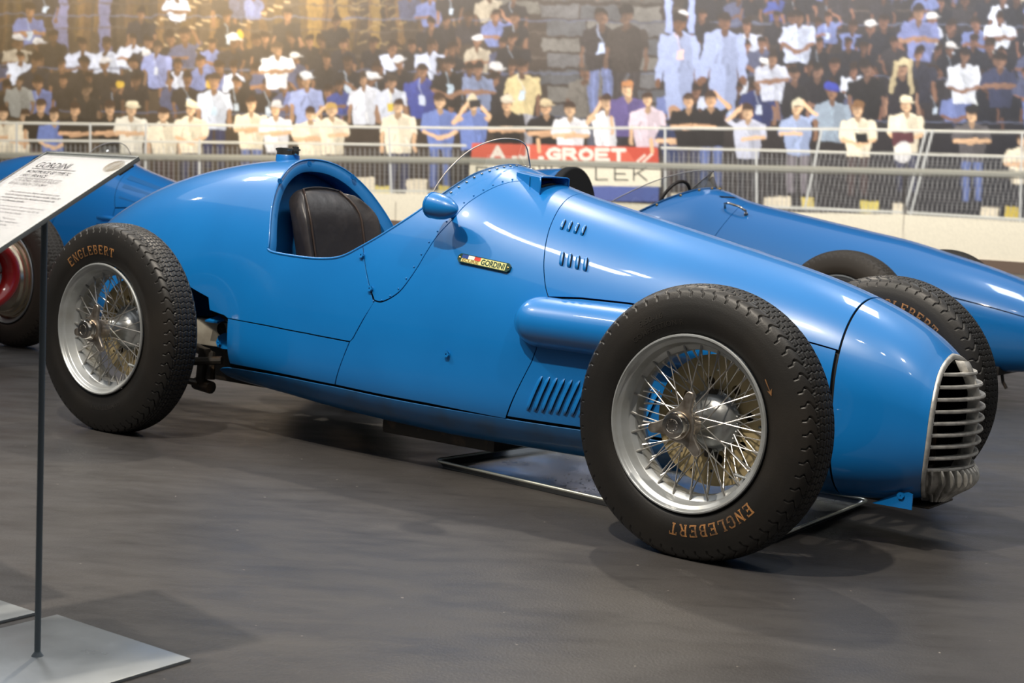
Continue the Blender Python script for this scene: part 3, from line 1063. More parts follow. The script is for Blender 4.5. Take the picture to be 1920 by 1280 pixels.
# mirrors: bullet shells on short stalks
for s_ in (1, -1):
    mir = empty('wing_mirror', (-1.030, -.355 * s_, .8135), parent=car)
    mir.rotation_euler = (0, math.radians(6), math.radians(-4 * s_)); mir.scale = (1, 1.16, 1.16)
    b = MB()
    b.lathe([(-.050, .001), (-.050, .028), (-.046, .0325), (-.043, .0340), (-.038, .0340), (-.037, .0325), (-.034, .0325), (-.033, .0338),
             (-.010, .0332), (.012, .0300), (.032, .0240), (.048, .0160), (.057, .0085), (.061, .001)], 36, 'x')
    b.build('mirror_shell', M['blue'], mir, 40)
    MB().lathe([(-.0515, .001), (-.0515, .027)], 30, 'x').build('mirror_glass', M['chrome'], mir, True)
    st = MB()
    st.tube([(-.030, .008 * s_, -.014), (-.034, .045 * s_, -.020), (-.040, .100 * s_, -.026)], [.010, .008, .010], 12)
    st.build('mirror_stalk', M['blue'], mir, True)

# air scoop on the scuttle, boxy hood open to the front
sc_o = empty('air_scoop', parent=car)


def top_z(x, y):
    vv = np.linspace(.55, 1, 80); P = B1.S(np.full(80, x), vv)
    return float(np.interp(abs(y), np.abs(P[::-1, 1]), P[::-1, 2]))


def hood(ins, x0, x1, name, m):
    """x0 rear, x1 mouth"""
    V = []; nx = 8
    for i in range(nx + 1):
        t = i / nx; x = x0 + (x1 - x0) * t
        yl, yr = -.092 - .030 * t + ins, -.012 + .036 * t - ins
        zt = top_z(x0, -.05) + (.9145 - top_z(x0, -.05)) * t ** .85 - ins
        for y, top in ((yl, 0), (yl, 1), (yl + .008, 1.10), ((yl + yr) / 2, 1.13), (yr - .010, 1.10), (yr, 1), (yr, 0)):
            zb = top_z(x, y) - .003
            V.append((x, y, zb if top == 0 else max(zb + .003, zt + (top - 1) * .03)))
    F = [(i * 7 + j, i * 7 + j + 1, (i + 1) * 7 + j + 1, (i + 1) * 7 + j) for i in range(nx) for j in range(6)]
    o = from_np(name, V, F, m, sc_o, 30)
    return V[-7:]


ring = hood(0, -.960, -.846, 'scoop_hood', M['blue'])
hood(.004, -.950, -.849, 'scoop_lining', M['interior'])
MB().tube(ring, .0028, 6).build('scoop_lip', M['blue'], sc_o, True)
yl, yr = -.112, .018
from_np('scoop_mouth', [(-.895, yl, top_z(-.895, yl)), (-.895, yr, top_z(-.895, yr)), (-.895, yr, .915), (-.895, yl, .915)], [(0, 1, 2, 3)], M['dark'], sc_o, False)
MB().tube([(-.868, -.090, .889), (-.862, -.045, .897), (-.866, .005, .893)], .006, 8).build('scoop_pipe', M['oily'], sc_o, True)

# filler cap on the tail
fc = empty('filler_cap', (-2.042, 0, .930), parent=car)
b = MB(); b.lathe([(-.01, .044), (.022, .0415), (.024, .0405)], 36, 'z')
b.build('filler_neck', M['blue'], fc, 40)
b = MB(); b.lathe([(.024, .0395), (.040, .0395), (.041, .044), (.046, .044), (.049, .036), (.050, .001)], 36, 'z')
b.build('cap_lid', M['chrome'], fc, 30)
b = MB(); b.box((.043, -.006, .040), (.014, .020, .030), None, .003); b.tube([(.044, -.016, .050), (.044, .006, .050)], .004, 8)
b.build('cap_clamp', M['chrome'], fc, 30)
b = MB(); b.box((-.043, 0, .042), (.012, .022, .014), None, .003); b.build('cap_hinge', M['chrome'], fc, 30)

# side pod: long half-round duct with a domed rear end
pod = []
npd, nr = 40, 20
V = []; Fc = []
for i in range(npd + 1):
    t = i / npd
    x = -.752 + .80 * t
    e = min(1, (x + .752) / .080)
    rad = math.sqrt(max(0, 1 - (1 - e) ** 2))
    vc = .577 + .006 * t
    c = B1.S(x, vc)
    rz, ry = .0735 * (1 - .03 * t) * rad, .082 * rad
    for k in range(nr + 1):
        a = -PI * .56 + PI * 1.12 * k / nr
        V.append((x, c[1] + .010 - ry * math.cos(a), c[2] + .002 + rz * math.sin(a)))
for i in range(npd):
    for k in range(nr):
        a = i * (nr + 1) + k
        Fc.append((a, a + 1, a + nr + 2, a + nr + 1))
o = from_np('side_duct', V, Fc, M['blue'], car, 60)
bm = bmesh.new(); bm.from_mesh(o.data); bmesh.ops.remove_doubles(bm, verts=bm.verts, dist=1e-5); bmesh.ops.recalc_face_normals(bm, faces=bm.faces); bm.to_mesh(o.data); bm.free()
o.modifiers.new('sheet', 'SOLIDIFY').thickness = .003

# pressed louvres: hooded slots
def louvre(B, x0, v0, x1, v1, w, h, name, parent, m):
    """hood from (x0,v0) top to (x1,v1) bottom, w along x, opening to the front"""
    V = []; F = []
    n = 12
    prof = [(0, 0), (.12, .35), (.35, .85), (.62, 1.0), (.84, .95), (.90, .0)]
    for i in range(n + 1):
        t = i / n
        e = math.sqrt(max(0, 1 - abs(2 * t - 1) ** 5))
        x = x0 + (x1 - x0) * t; v = v0 + (v1 - v0) * t
        for q, hh in prof:
            p = B.pt(x + (q - .5) * w * (.4 + .6 * e), v, .0004 + h * hh * e)
            V.append(tuple(p))
    k = len(prof)
    for i in range(n):
        for j in range(k - 1):
            F.append((i * k + j, i * k + j + 1, (i + 1) * k + j + 1, (i + 1) * k + j))
    me = bpy.data.meshes.new(name)
    me.from_pydata(V, [], F)
    o = link(name, me, [m, M['dark']], parent, 50)
    for pi_, p in enumerate(me.polygons):
        if pi_ % (k - 1) == k - 2:
            p.material_index = 1
    return o


for i in range(16):
    louvre(B1, -.655 + .0243 * i, .457 - .0004 * i, -.702 + .0243 * i, .350, .0175, .0075, 'louvre', car, M['blue'])
for i in range(4):
    louvre(B1, -.711 + .0235 * i, .826, -.703 + .0235 * i, .792, .0150, .0085, 'bonnet_vent', car, M['blue'])
    louvre(B1, -.663 + .0262 * i, .738, -.652 + .0262 * i, .703, .0170, .0095, 'bonnet_vent', car, M['blue'])

# enamel badge: tricolour corner and lettering
bd = empty('name_badge', parent=car)
bp0 = Vector(on(-.900, .6685, .0))
nb = Vector(B1.nrm(-.900, .6685))
ux = Vector((1, 0, -.080)); ux = (ux - nb * ux.dot(nb)).normalized()
uz = nb.cross(ux) * -1
if uz.z < 0: uz = -uz
bd.matrix_local = Matrix.Translation(bp0 + nb * .0075) @ Matrix((ux, uz, nb)).transposed().to_4x4()
W2, H2 = .0930, .0135
def rect(x0, y0, x1, y1, z0, z1, name, m):
    b = MB(); b.box(((x0 + x1) / 2, (y0 + y1) / 2, (z0 + z1) / 2), (x1 - x0, y1 - y0, z1 - z0)); return b.build(name, m, bd, False)
b = MB()
pl = [(-W2, -.006), (-W2 + .008, -H2), (W2 - .008, -H2), (W2, -.006), (W2, .006), (W2 - .008, H2), (-W2 + .008, H2), (-W2, .006)]
b.prism(pl, -.010, .000, 'z'); b.build('badge_plate', M['enamel_ink'], bd, False)
rect(-.012, -.0110, .078, .0110, 0, .0012, 'badge_field', M['enamel'])
rect(-.078, -.0110, -.012, -.0005, 0, .0012, 'badge_field', M['enamel'])
for k, mm in enumerate(('flag_blue', 'flag_white', 'flag_red')):
    rect(-.078 + .022 * k, .0003, -.056 + .022 * k, .0110, 0, .0013, 'badge_stripe', M[mm])
Vt, Ft = text_mesh('GORDINI', .0235, .0007, 0, 1.0)
Vt = Vt * [.083 / max(Vt[:, 0]), 1, 1] + [-.0085, -.0082, .0016]
from_np('badge_lettering', Vt, Ft, M['enamel_ink'], bd, False)
Vt, Ft = text_mesh('ECURIE', .0125, .0004, 0, 1.0)
Vt = Vt * [.060 / max(Vt[:, 0]), 1, 1] + [-.0755, -.0098, .0016]
from_np('badge_lettering', Vt, Ft, M['gold'], bd, False)
for s_ in (-1, 1):
    MB().ball((s_ * .0855, 0, .0), .0042, 8, (1, 1, .5)).build('badge_screw', M['brass'], bd, True)

# nose grille: frame, upright bar, nine slats, ribbed lower scoop
gr = empty('nose_grille', parent=car)
def gpt(v, off=0.0, push=0.0, side=-1):
    x = float(np.interp(v, [p[1] for p in GRL[::-1]], [p[0] for p in GRL[::-1]]))
    p = B1.S(x, v, off)
    return Vector((p[0] + push, p[1] * (1 if side < 0 else -1), p[2]))


vs_ = np.linspace(.10, 1.0, 40)
rgt = [gpt(v) for v in vs_]; lft = [Vector((p.x, -p.y, p.z)) for p in rgt[::-1]][1:]
loop_o = rgt + lft
rgt = [gpt(v, .0095, .006) for v in vs_]; lft = [Vector((p.x, -p.y, p.z)) for p in rgt[::-1]][1:]
loop_i = rgt + lft
rgt = [gpt(v, .014, -.020) for v in vs_]; lft = [Vector((p.x, -p.y, p.z)) for p in rgt[::-1]][1:]
loop_b = rgt + lft
rgt = [gpt(v, -.001, -.001) for v in vs_]; lft = [Vector((p.x, -p.y, p.z)) for p in rgt[::-1]][1:]
loop_a = rgt + lft
rgt = [gpt(v, .003, .0055) for v in vs_]; lft = [Vector((p.x, -p.y, p.z)) for p in rgt[::-1]][1:]
loop_m = rgt + lft
V = loop_a + loop_m + loop_i + loop_b
n = len(loop_o)
Fc = [(k * n + i, k * n + i + 1, (k + 1) * n + i + 1, (k + 1) * n + i) for k in range(3) for i in range(n - 1)]
o = from_np('grille_frame', V, Fc, M['grille'], gr, 60)
o.modifiers.new('s', 'SOLIDIFY').thickness = .003
def half_w(z):
    zz = [p.z for p in loop_i[:len(loop_i) // 2 + 1]]; yy = [abs(p.y) for p in loop_i[:len(loop_i) // 2 + 1]]
    return float(np.interp(z, zz, yy))
def face_x(z):
    zz = [p.z for p in loop_i[:len(loop_i) // 2 + 1]]; xx = [p.x for p in loop_i[:len(loop_i) // 2 + 1]]
    return float(np.interp(z, zz, xx)) + .005
def bow(y, w, z):
    """forward bulge of the grille at y"""
    return (.058 - .030 * max(0, (z - .42) / .10)) * (1 - min(1, abs(y) / max(w, .01)) ** 2.2)
zs = [.467, .437, .407, .377, .347, .317, .287, .257, .226]
for z in zs:
    w = half_w(z)
    n = 24
    V = []
    for i in range(n + 1):
        y = -w + 2 * w * i / n
        x = face_x(z) + bow(y, w, z) - .004
        for dx, dz in ((.0030, 0), (.001, .0040), (-.006, .0044), (-.026, .0024), (-.026, -.0024), (-.006, -.0044), (.001, -.0040)):
            V.append((x + dx, y, z + dz))
    F = [(i * 7 + k, i * 7 + (k + 1) % 7, (i + 1) * 7 + (k + 1) % 7, (i + 1) * 7 + k) for i in range(n) for k in range(7)]
    from_np('grille_slat', V, F, M['grille'], gr, 50)
# upright rib, set just behind the slat fronts, with a leaf-shaped head
V = []
zz = np.linspace(.212, .498, 30)
for z in zz:
    x = face_x(z) + bow(0, half_w(z), z)
    wd = .0045 + .0125 * max(0, 1 - abs(z - .485) / .028) ** .7
    for dy, dx in ((-wd, -.030), (-wd, -.006), (-wd * .4, .000), (wd * .4, .000), (wd, -.006), (wd, -.030)):
        V.append((x + dx - .004, dy, z))
F = [(i * 6 + k, i * 6 + k + 1, (i + 1) * 6 + k + 1, (i + 1) * 6 + k) for i in range(29) for k in range(5)]
from_np('grille_rib', V, F, M['grille'], gr, 50)
# curved fins below the slats, over a plain backing sheet
def chin_w(z):
    return half_w(max(z, .150)) + .002 if z > .15 else half_w(.150) * (1 - .34 * ((.15 - z) / .03) ** 1.4)
def chin_x(u, t, z):
    bul = .050 + .030 * math.sin(min(1, .12 + t * 1.05) * PI) - .075 * max(0, t - .6) ** 1.3
    return face_x(max(z, .16)) - .004 + bul * (1 - abs(u) ** 2.3)
V = []
nz, ny = 16, 40
for j in range(nz + 1):
    t = j / nz; z = .222 - .094 * t
    for i in range(ny + 1):
        u = -1 + 2 * i / ny
        V.append((chin_x(u, t, z) - .022, u * chin_w(z), z))
F = [(j * (ny + 1) + i, j * (ny + 1) + i + 1, (j + 1) * (ny + 1) + i + 1, (j + 1) * (ny + 1) + i) for j in range(nz) for i in range(ny)]
from_np('grille_backing', V, F, M['grille'], gr, True)
NF = 13
for k in range(NF):
    u = -1 + 2 * (k + .5) / NF
    V = []
    for j in range(nz + 1):
        t = j / nz; z = .224 - .096 * t
        y = u * chin_w(z); x = chin_x(u, t, z)
        nx, nyy = 1.0, u * abs(u) * 1.6
        L = math.hypot(nx, nyy); nx /= L; nyy /= L
        e = min(1, t * 6 + .3) * min(1, (1 - t) * 5 + .25)
        hw = .0040
        for d, wd in ((-.026, hw * 1.2), (0, hw), (.006 * e, hw * .5), (.006 * e, -hw * .5), (0, -hw), (-.026, -hw * 1.2)):
            V.append((x + d * nx - wd * nyy, y + d * nyy + wd * nx, z))
    F = [(j * 6 + q, j * 6 + q + 1, (j + 1) * 6 + q + 1, (j + 1) * 6 + q) for j in range(nz) for q in range(5)]
    from_np('grille_fin', V, F, M['grille'], gr, 60)
# radiator core well behind the slats
B1.panel('grille_duct', [(.2, 0), (.2, 1), (.396, 1), (.410, .6), (.402, .35), (.368, .12), (.36, 0)], M['dark'], gr, 0, step=.02, off=.009, thick=0)
MB().box((.330, 0, .335), (.02, .23, .27)).build('radiator_core', M['oily'], gr, False)
# small towing fins under the nose
for s_ in (1, -1):
    b = MB()
    b.prism([(.275, .116), (.383, .116), (.383, .156), (.372, .160), (.352, .158)], -.130 * s_ - .002, -.130 * s_ + .002)
    b.build('nose_fin', M['blue'], car, False)
    bolt((.352, -.132 * s_, .149), (0, -s_, 0), .0042, M['blue'], car)
MB().box((.31, 0, .118), (.20, .17, .006), None, .002).build('undertray', M['oily'], car, 30)

# chassis seen between the rear wheel and the body
ch = MB()
for s_ in (1, -1):
    ch.box((-2.22, -.235 * s_, .325), (.60, .050, .088), None, .006)
ch.build('chassis_rail', M['beige'], car, 30)
b = MB(); b.lathe([(-.2635, .021), (-.2605, .021), (-.2605, .001)], 24, 'y', (-2.069, 0, .346)); b.build('rail_hole', M['dark'], car, 40)
for s_ in (1, -1):
    b = MB()
    b.prism([(-2.085, .300), (-2.075, .322), (-2.045, .335), (-2.000, .340), (-2.000, .283), (-2.050, .280), (-2.078, .284)], -.268 * s_ - .003, -.268 * s_ + .003)
    b.build('body_bracket', M['blue'], car, False)
    bolt((-2.064, -.272 * s_, .300), (0, -s_, 0), .008, M['blue'], car)
    b = MB(); b.box((-2.070, -.275 * s_, .382), (.060, .070, .006), Matrix.Rotation(.25 * s_, 3, 'X')); b.build('body_bracket', M['blue'], car, False)
b = MB(); b.box((-2.10, 0, .215), (.34, .36, .13), None, .01); b.build('dark_chassis_block', M['oily'], car, 30)  # dark box added to fill the black gap below the chassis rail
b = MB()
b.tube([(-2.25, -.50, .345), (-2.25, .50, .345)], .026, 14)
b.lathe([(-.09, .03), (-.06, .10), (.06, .10), (.09, .03)], 24, 'y', (-2.25, 0, .345))
b.build('rear_axle', M['oily'], car, 40)
for s_ in (1, -1):
    b = MB()
    b.box((-2.115, -.30 * s_, .215), (.032, .03, .13), Matrix.Rotation(.12, 3, 'Y'), .006)
    b.tube([(-2.13, -.30 * s_, .155), (-2.25, -.44 * s_, .185)], .012, 8)
    b.tube([(-2.17, -.28 * s_, .270), (-2.10, -.28 * s_, .255), (-2.09, -.29 * s_, .17)], .018, 8)
    b.tube([(-2.16, -.29 * s_, .150), (-2.08, -.29 * s_, .143)], .022, 10)
    b.tube([(-2.25, -.42 * s_, .22), (-2.02, -.30 * s_, .245)], .014, 8)
    b.build('suspension_link', M['oily'], car, 40)
    b = MB()
    b.tube([(.03, -.20 * s_, .43), (.00, -.49 * s_, .40)], .013, 8); b.tube([(-.12, -.22 * s_, .43), (.00, -.49 * s_, .40)], .013, 8)
    b.tube([(.04, -.18 * s_, .23), (.00, -.50 * s_, .25)], .014, 8); b.tube([(-.14, -.22 * s_, .23), (.00, -.50 * s_, .25)], .014, 8)
    b.tube([(0, -.50 * s_, .24), (0, -.50 * s_, .41)], .020, 10)
    b.tube([(-.07, -.20 * s_, .30), (-.05, -.50 * s_, .31)], .008, 8)
    b.build('suspension_arm', M['oily'], car, 40)
b = MB(); b.box((-1.15, -.02, .100), (.46, .34, .05), None, .012); b.tube([(-1.55, .12, .11), (-2.2, .20, .16)], .03, 12)
b.build('sump', M['oily'], car, 40)

# wheels
w1 = make_wheel(car, (0, -.5635, ZF), RF, False, TY_F, RIM_ME, SPK, 0, -math.radians(1.4), math.radians(-1.2) * 1)
w2 = make_wheel(car, (0, .5635, ZF), RF, True, TY_F, RIM_ME, SPK, 0, -math.radians(3.4))
w3 = make_wheel(car, (-2.251, -.5635, ZR), RR, False, TY_R, RIM_ME, SPK, 0, 0, math.radians(-.5))
w4 = make_wheel(car, (-2.251, .5635, ZR), RR, True, TY_R, RIM_ME, SPK, 0, 0)
EN, EF = serif_text('ENGLEBERT', .0300, .0274)
d2r = math.radians
ring_text(EN, EF, .2440, d2r(-41), RF, -1, .0006, M['letter'], 'tyre_lettering', w1)
ring_text(EN, EF, .2440, d2r(100), RF, 1, .0006, M['letter'], 'tyre_lettering', w2)
ring_text(EN, EF, .2480, d2r(128), RR, -1, .0006, M['letter'], 'tyre_lettering', w3)
for w_, R_, a_ in ((w1, RF, 33), (w3, RR, -171)):
    Va = np.array([(0, -.0012, 0), (.030, -.0012, 0), (.030, .0012, 0), (0, .0012, 0), (.026, -.006, 0), (.042, 0, 0), (.026, .006, 0), (.030, 0, 0)]) * [1.05, 1.3, 1]
    ring_text(Va, [(0, 1, 2, 3), (4, 5, 6, 7)], .247 if w_ is w1 else .287, d2r(a_), R_, -1, .0012, M['letter'], 'tyre_arrow', w_)
t1, f1 = text_mesh('5.50-16', .0215, .0003, 0, 1.05)
ring_text(t1 * [1.1, 1, 1], f1, .2655, d2r(124), RF, -1, .0008, M['emboss'], 'size_lettering', w1)
t2, f2 = text_mesh('COMPETITION R', .0185, .0003, 0, 1.12)
ring_text(t2 * [1.05, 1, 1], f2, .2420, d2r(132), RF, -1, .0008, M['emboss'], 'size_lettering', w1)
ring_text(t2 * [1.05, 1, 1], f2, .2560, d2r(-62), RR, -1, .0008, M['emboss'], 'size_lettering', w3)
# ------------------------------------------------------------------ setting: floor, printed wall
def floor_mat():
    m = mat('polished_dark_floor', (0.045, 0.042, 0.040), 0.36, spec=0.45)
    nt = m.node_tree; b = nt.nodes['Principled BSDF']; N = nt.nodes.new; L = nt.links.new
    tc = N('ShaderNodeTexCoord')
    def noise(scale, detail, stretch=None, rough=.55):
        mp = N('ShaderNodeMapping'); n = N('ShaderNodeTexNoise')
        if stretch: mp.inputs['Scale'].default_value = stretch; mp.inputs['Rotation'].default_value = (0, 0, .5)
        n.inputs['Scale'].default_value = scale; n.inputs['Detail'].default_value = detail; n.inputs['Roughness'].default_value = rough
        L(tc.outputs['Object'], mp.inputs['Vector']); L(mp.outputs[0], n.inputs['Vector'])
        return n.outputs['Fac']
    def rng(x, a, b_, c, d):
        r = N('ShaderNodeMapRange'); r.inputs['From Min'].default_value = a; r.inputs['From Max'].default_value = b_
        r.inputs['To Min'].default_value = c; r.inputs['To Max'].default_value = d; L(x, r.inputs['Value']); return r.outputs[0]
    def mix(f, ca, cb):
        x = N('ShaderNodeMix'); x.data_type = 'RGBA'
        if isinstance(ca, tuple): x.inputs['A'].default_value = (*ca, 1)
        else: L(ca, x.inputs['A'])
        x.inputs['B'].default_value = (*cb, 1); L(f, x.inputs['Factor']); return x.outputs['Result']
    c = mix(rng(noise(.9, 6), .35, .7, 0, 1), (0.034, 0.032, 0.032), (0.060, 0.055, 0.051))
    c = mix(rng(noise(7, 8, (1, 3.2, 1), .7), .52, .75, 0, .55), c, (0.021, 0.020, 0.020))
    c = mix(rng(noise(420, 2), .74, .78, 0, .5), c, (0.30, 0.27, 0.23))
    c = mix(rng(noise(60, 1), .79, .81, 0, .7), c, (0.34, 0.31, 0.27))
    L(c, b.inputs['Base Color'])
    L(rng(noise(3.5, 7, (1, 2.4, 1), .65), .3, .7, .30, .50), b.inputs['Roughness'])
    bp = N('ShaderNodeBump'); bp.inputs['Strength'].default_value = .22; bp.inputs['Distance'].default_value = .004
    L(noise(140, 3), bp.inputs['Height']); L(bp.outputs[0], b.inputs['Normal'])
    return m


b = MB(); b.box((0, 14, -.05), (70, 60, .10))
b.build('floor', floor_mat(), None, False)['kind'] = 'structure'

LW0, LW1, HW = -5.5, 26.5, 6.6
wm = mat('back_wall_plaster', (0.42, 0.40, 0.37), 0.8)
def wallbox(s0, s1, z0, z1, d0, d1, name, m, kind='structure'):
    me_b = MB()
    c = WA + WD * ((s0 + s1) / 2) + WN * ((d0 + d1) / 2)
    rot = Matrix((WD, WN, Vector((0, 0, 1)))).transposed()
    me_b.box((c.x, c.y, (z0 + z1) / 2), (s1 - s0, abs(d1 - d0), z1 - z0), rot)
    o = me_b.build(name, m, None, False)
    if kind: o['kind'] = kind
    return o
wallbox(LW0 - .5, LW1 + .5, 0, HW + .4, -.25, 0, 'wall_back', wm)
wallbox(LW0, LW1, 0, .165, 0, .05, 'baseboard_back', M['mural_edge'])

# --- the print: a small painter working on a canvas of floats
CX0, CY0, CW, CH = -430, -330, 2950, 860
CV = np.zeros((CH, CW, 3), np.float32)


def srgb(c):
    c = np.array(c, float) / 255
    return np.where(c <= .04045, c / 12.92, ((c + .055) / 1.055) ** 2.4)


def put(x0, y0, x1, y1, fn, col, a=1.0):
    x0, y0, x1, y1 = int(max(0, x0 - CX0 - 2)), int(max(0, y0 - CY0 - 2)), int(min(CW, x1 - CX0 + 3)), int(min(CH, y1 - CY0 + 3))
    if x1 <= x0 or y1 <= y0: return
    Y, X = np.mgrid[y0:y1, x0:x1]
    d = fn(X + CX0 + .5, Y + CY0 + .5)
    m = np.clip(d + .5, 0, 1)[..., None] * a
    CV[y0:y1, x0:x1] = CV[y0:y1, x0:x1] * (1 - m) + srgb(col) * m


def ell(cx, cy, rx, ry, col, a=1.0, rot=0.0):
    c, s = math.cos(rot), math.sin(rot); R = max(rx, ry)
    def fn(X, Y):
        u = (X - cx) * c + (Y - cy) * s; v = -(X - cx) * s + (Y - cy) * c
        return (1 - np.sqrt((u / rx) ** 2 + (v / ry) ** 2)) * min(rx, ry)
    put(cx - R, cy - R, cx + R, cy + R, fn, col, a)


def line(x0, y0, x1, y1, w, col, a=1.0):
    dx, dy = x1 - x0, y1 - y0; L2 = dx * dx + dy * dy + 1e-6
    def fn(X, Y):
        t = np.clip(((X - x0) * dx + (Y - y0) * dy) / L2, 0, 1)
        return w / 2 - np.hypot(X - x0 - t * dx, Y - y0 - t * dy)
    put(min(x0, x1) - w, min(y0, y1) - w, max(x0, x1) + w, max(y0, y1) + w, fn, col, a)


def poly(pts, col, a=1.0):
    P = np.array(pts, float)
    def fn(X, Y):
        acc = 0
        for ox, oy in ((-.25, -.25), (.25, -.25), (-.25, .25), (.25, .25)):
            acc = acc + in_poly(X + ox, Y + oy, P)
        return acc / 4.0 - .5
    put(P[:, 0].min(), P[:, 1].min(), P[:, 0].max(), P[:, 1].max(), fn, col, a)


def shade(c, k):
    return tuple(max(0, min(255, v * k)) for v in c)


def person(x, y, h, shirt, skin=(215, 170, 130), hair=(60, 45, 38), pose='down', legs=None, hat=None, face=True, tilt=0, glasses=False, badge=None, drop=3.4):
    """x,y head centre, h head height"""
    r = RNG
    sy = y + .62 * h
    w = .98 * h
    if legs:
        for s_ in (-1, 1):
            poly([(x + s_ * .05 * h, sy + 2.5 * h), (x + s_ * .78 * h, sy + 2.4 * h), (x + s_ * .70 * h, sy + 5.4 * h), (x + s_ * .22 * h, sy + 5.4 * h)], legs)
            line(x + s_ * .45 * h, sy + 2.7 * h, x + s_ * .45 * h, sy + 5.2 * h, .14 * h, shade(legs, 1.35), .5)
    body = [(x - .30 * h, sy - .05 * h), (x - w, sy + .28 * h), (x - w * 1.02, sy + 1.0 * h), (x - .78 * h, sy + drop * .8 * h), (x + .78 * h, sy + drop * .8 * h),
            (x + w * 1.02, sy + 1.0 * h), (x + w, sy + .28 * h), (x + .30 * h, sy - .05 * h)]
    poly(body, shirt)
    poly([(x - .1 * h, sy + .1 * h), (x + w, sy + .3 * h), (x + .78 * h, sy + drop * .8 * h), (x + .2 * h, sy + drop * .8 * h)], shade(shirt, .80), .55)
    for _ in range(4):
        fx = x + r.uniform(-.6, .6) * h; fy = sy + r.uniform(.5, 2.2) * h
        line(fx, fy, fx + r.uniform(-.3, .3) * h, fy + r.uniform(.3, .8) * h, .13 * h, shade(shirt, r.choice([.68, 1.15])), .5)
    poly([(x - .16 * h, sy - .25 * h), (x + .18 * h, sy - .25 * h), (x + .22 * h, sy + .12 * h), (x, sy + .42 * h), (x - .22 * h, sy + .12 * h)], shade(skin, .72))
    sk2 = shade(skin, .92)
    if pose == 'down':
        for s_ in (-1, 1):
            line(x + s_ * .98 * h, sy + .4 * h, x + s_ * 1.12 * h, sy + 1.2 * h, .42 * h, shirt)
            line(x + s_ * 1.12 * h, sy + 1.35 * h, x + s_ * 1.10 * h, sy + 2.5 * h, .26 * h, sk2)
    elif pose == 'lean':
        for s_ in (-1, 1):
            line(x + s_ * .95 * h, sy + .35 * h, x + s_ * 1.15 * h, sy + 1.0 * h, .44 * h, shirt)
        line(x - 1.15 * h, sy + 1.25 * h, x + .35 * h, sy + 1.15 * h, .30 * h, skin)
        line(x + 1.15 * h, sy + 1.20 * h, x - .30 * h, sy + 1.35 * h, .30 * h, sk2)
    elif pose == 'clasp':
        for s_ in (-1, 1):
            line(x + s_ * .98 * h, sy + .35 * h, x + s_ * 1.12 * h, sy + 1.3 * h, .42 * h, shirt)
            line(x + s_ * 1.08 * h, sy + 1.5 * h, x + s_ * .12 * h, sy + 1.9 * h, .27 * h, skin)
        ell(x, sy + 1.92 * h, .30 * h, .2 * h, skin)
    elif pose in ('up', 'upl'):
        k = 1 if pose == 'up' else -1
        line(x + k * .9 * h, sy + .35 * h, x + k * 1.35 * h, sy - .05 * h, .34 * h, shirt)
        line(x + k * 1.35 * h, sy - .05 * h, x + k * .30 * h, y - .38 * h, .26 * h, skin)
        line(x - k * 1.0 * h, sy + .5 * h, x - k * 1.1 * h, sy + 1.2 * h, .38 * h, shirt)
        line(x - k * 1.1 * h, sy + 1.25 * h, x + k * .3 * h, sy + 1.3 * h, .27 * h, skin)
    elif pose == 'both':
        for k in (-1, 1):
            line(x + k * .9 * h, sy + .5 * h, x + k * 1.35 * h, sy + .75 * h, .30 * h, sk2)
            line(x + k * 1.35 * h, sy + .75 * h, x + k * .42 * h, y + .05 * h, .25 * h, skin)
    elif pose == 'sleeve':
        for s_ in (-1, 1):
            line(x + s_ * .95 * h, sy + .4 * h, x + s_ * 1.28 * h, sy + 2.9 * h, .50 * h, shirt)
            ell(x + s_ * 1.30 * h, sy + 3.15 * h, .20 * h, .26 * h, sk2)
    ell(x, y, .37 * h, .50 * h, skin, 1, tilt)
    if face:
        ell(x - .16 * h, y + .10 * h, .20 * h, .36 * h, shade(skin, .62), .55)
        line(x - .22 * h, y - .05 * h, x + .22 * h, y - .05 * h, .13 * h, (25, 22, 24) if glasses else shade(skin, .5), .85 if glasses else .6)
        line(x - .10 * h, y + .25 * h, x + .14 * h, y + .25 * h, .07 * h, shade(skin, .5), .6)
        line(x + .03 * h, y, x + .05 * h, y + .12 * h, .07 * h, shade(skin, .7), .6)
    def hairfn(X, Y):
        e = (1 - np.sqrt(((X - x) / (.42 * h)) ** 2 + ((Y - y + .12 * h) / (.48 * h)) ** 2)) * .4 * h
        return np.minimum(e, (y - .12 * h) - Y)
    put(x - h, y - h, x + h, y + h, hairfn, hair)
    for s_ in (-1, 1):
        line(x + s_ * .36 * h, y - .2 * h, x + s_ * .36 * h, y + .06 * h, .10 * h, hair, .8)
    if hat:
        ell(x, y - .36 * h, .44 * h, .28 * h, hat)
        ell(x + .12 * h, y - .20 * h, .56 * h, .10 * h, shade(hat, .9))
    if badge:
        poly([(x - .2 * h, sy + 1.1 * h), (x + .2 * h, sy + 1.1 * h), (x + .2 * h, sy + 1.75 * h), (x - .2 * h, sy + 1.75 * h)], badge)
        line(x - .25 * h, sy, x, sy + 1.1 * h, .06 * h, badge, .6)


def lerp(a, b, t):
    return tuple(a[i] + (b[i] - a[i]) * t for i in range(3))


# ground tone: brown-grey shadow at the left turning to blue-black at the right
yy, xx = np.mgrid[0:CH, 0:CW]
t = np.clip((xx + CX0) / 1920.0, -.2, 1.3)[..., None]
CV[:] = srgb((74, 62, 50)) * (1 - np.clip(t, 0, 1)) + srgb((34, 34, 42)) * np.clip(t, 0, 1)
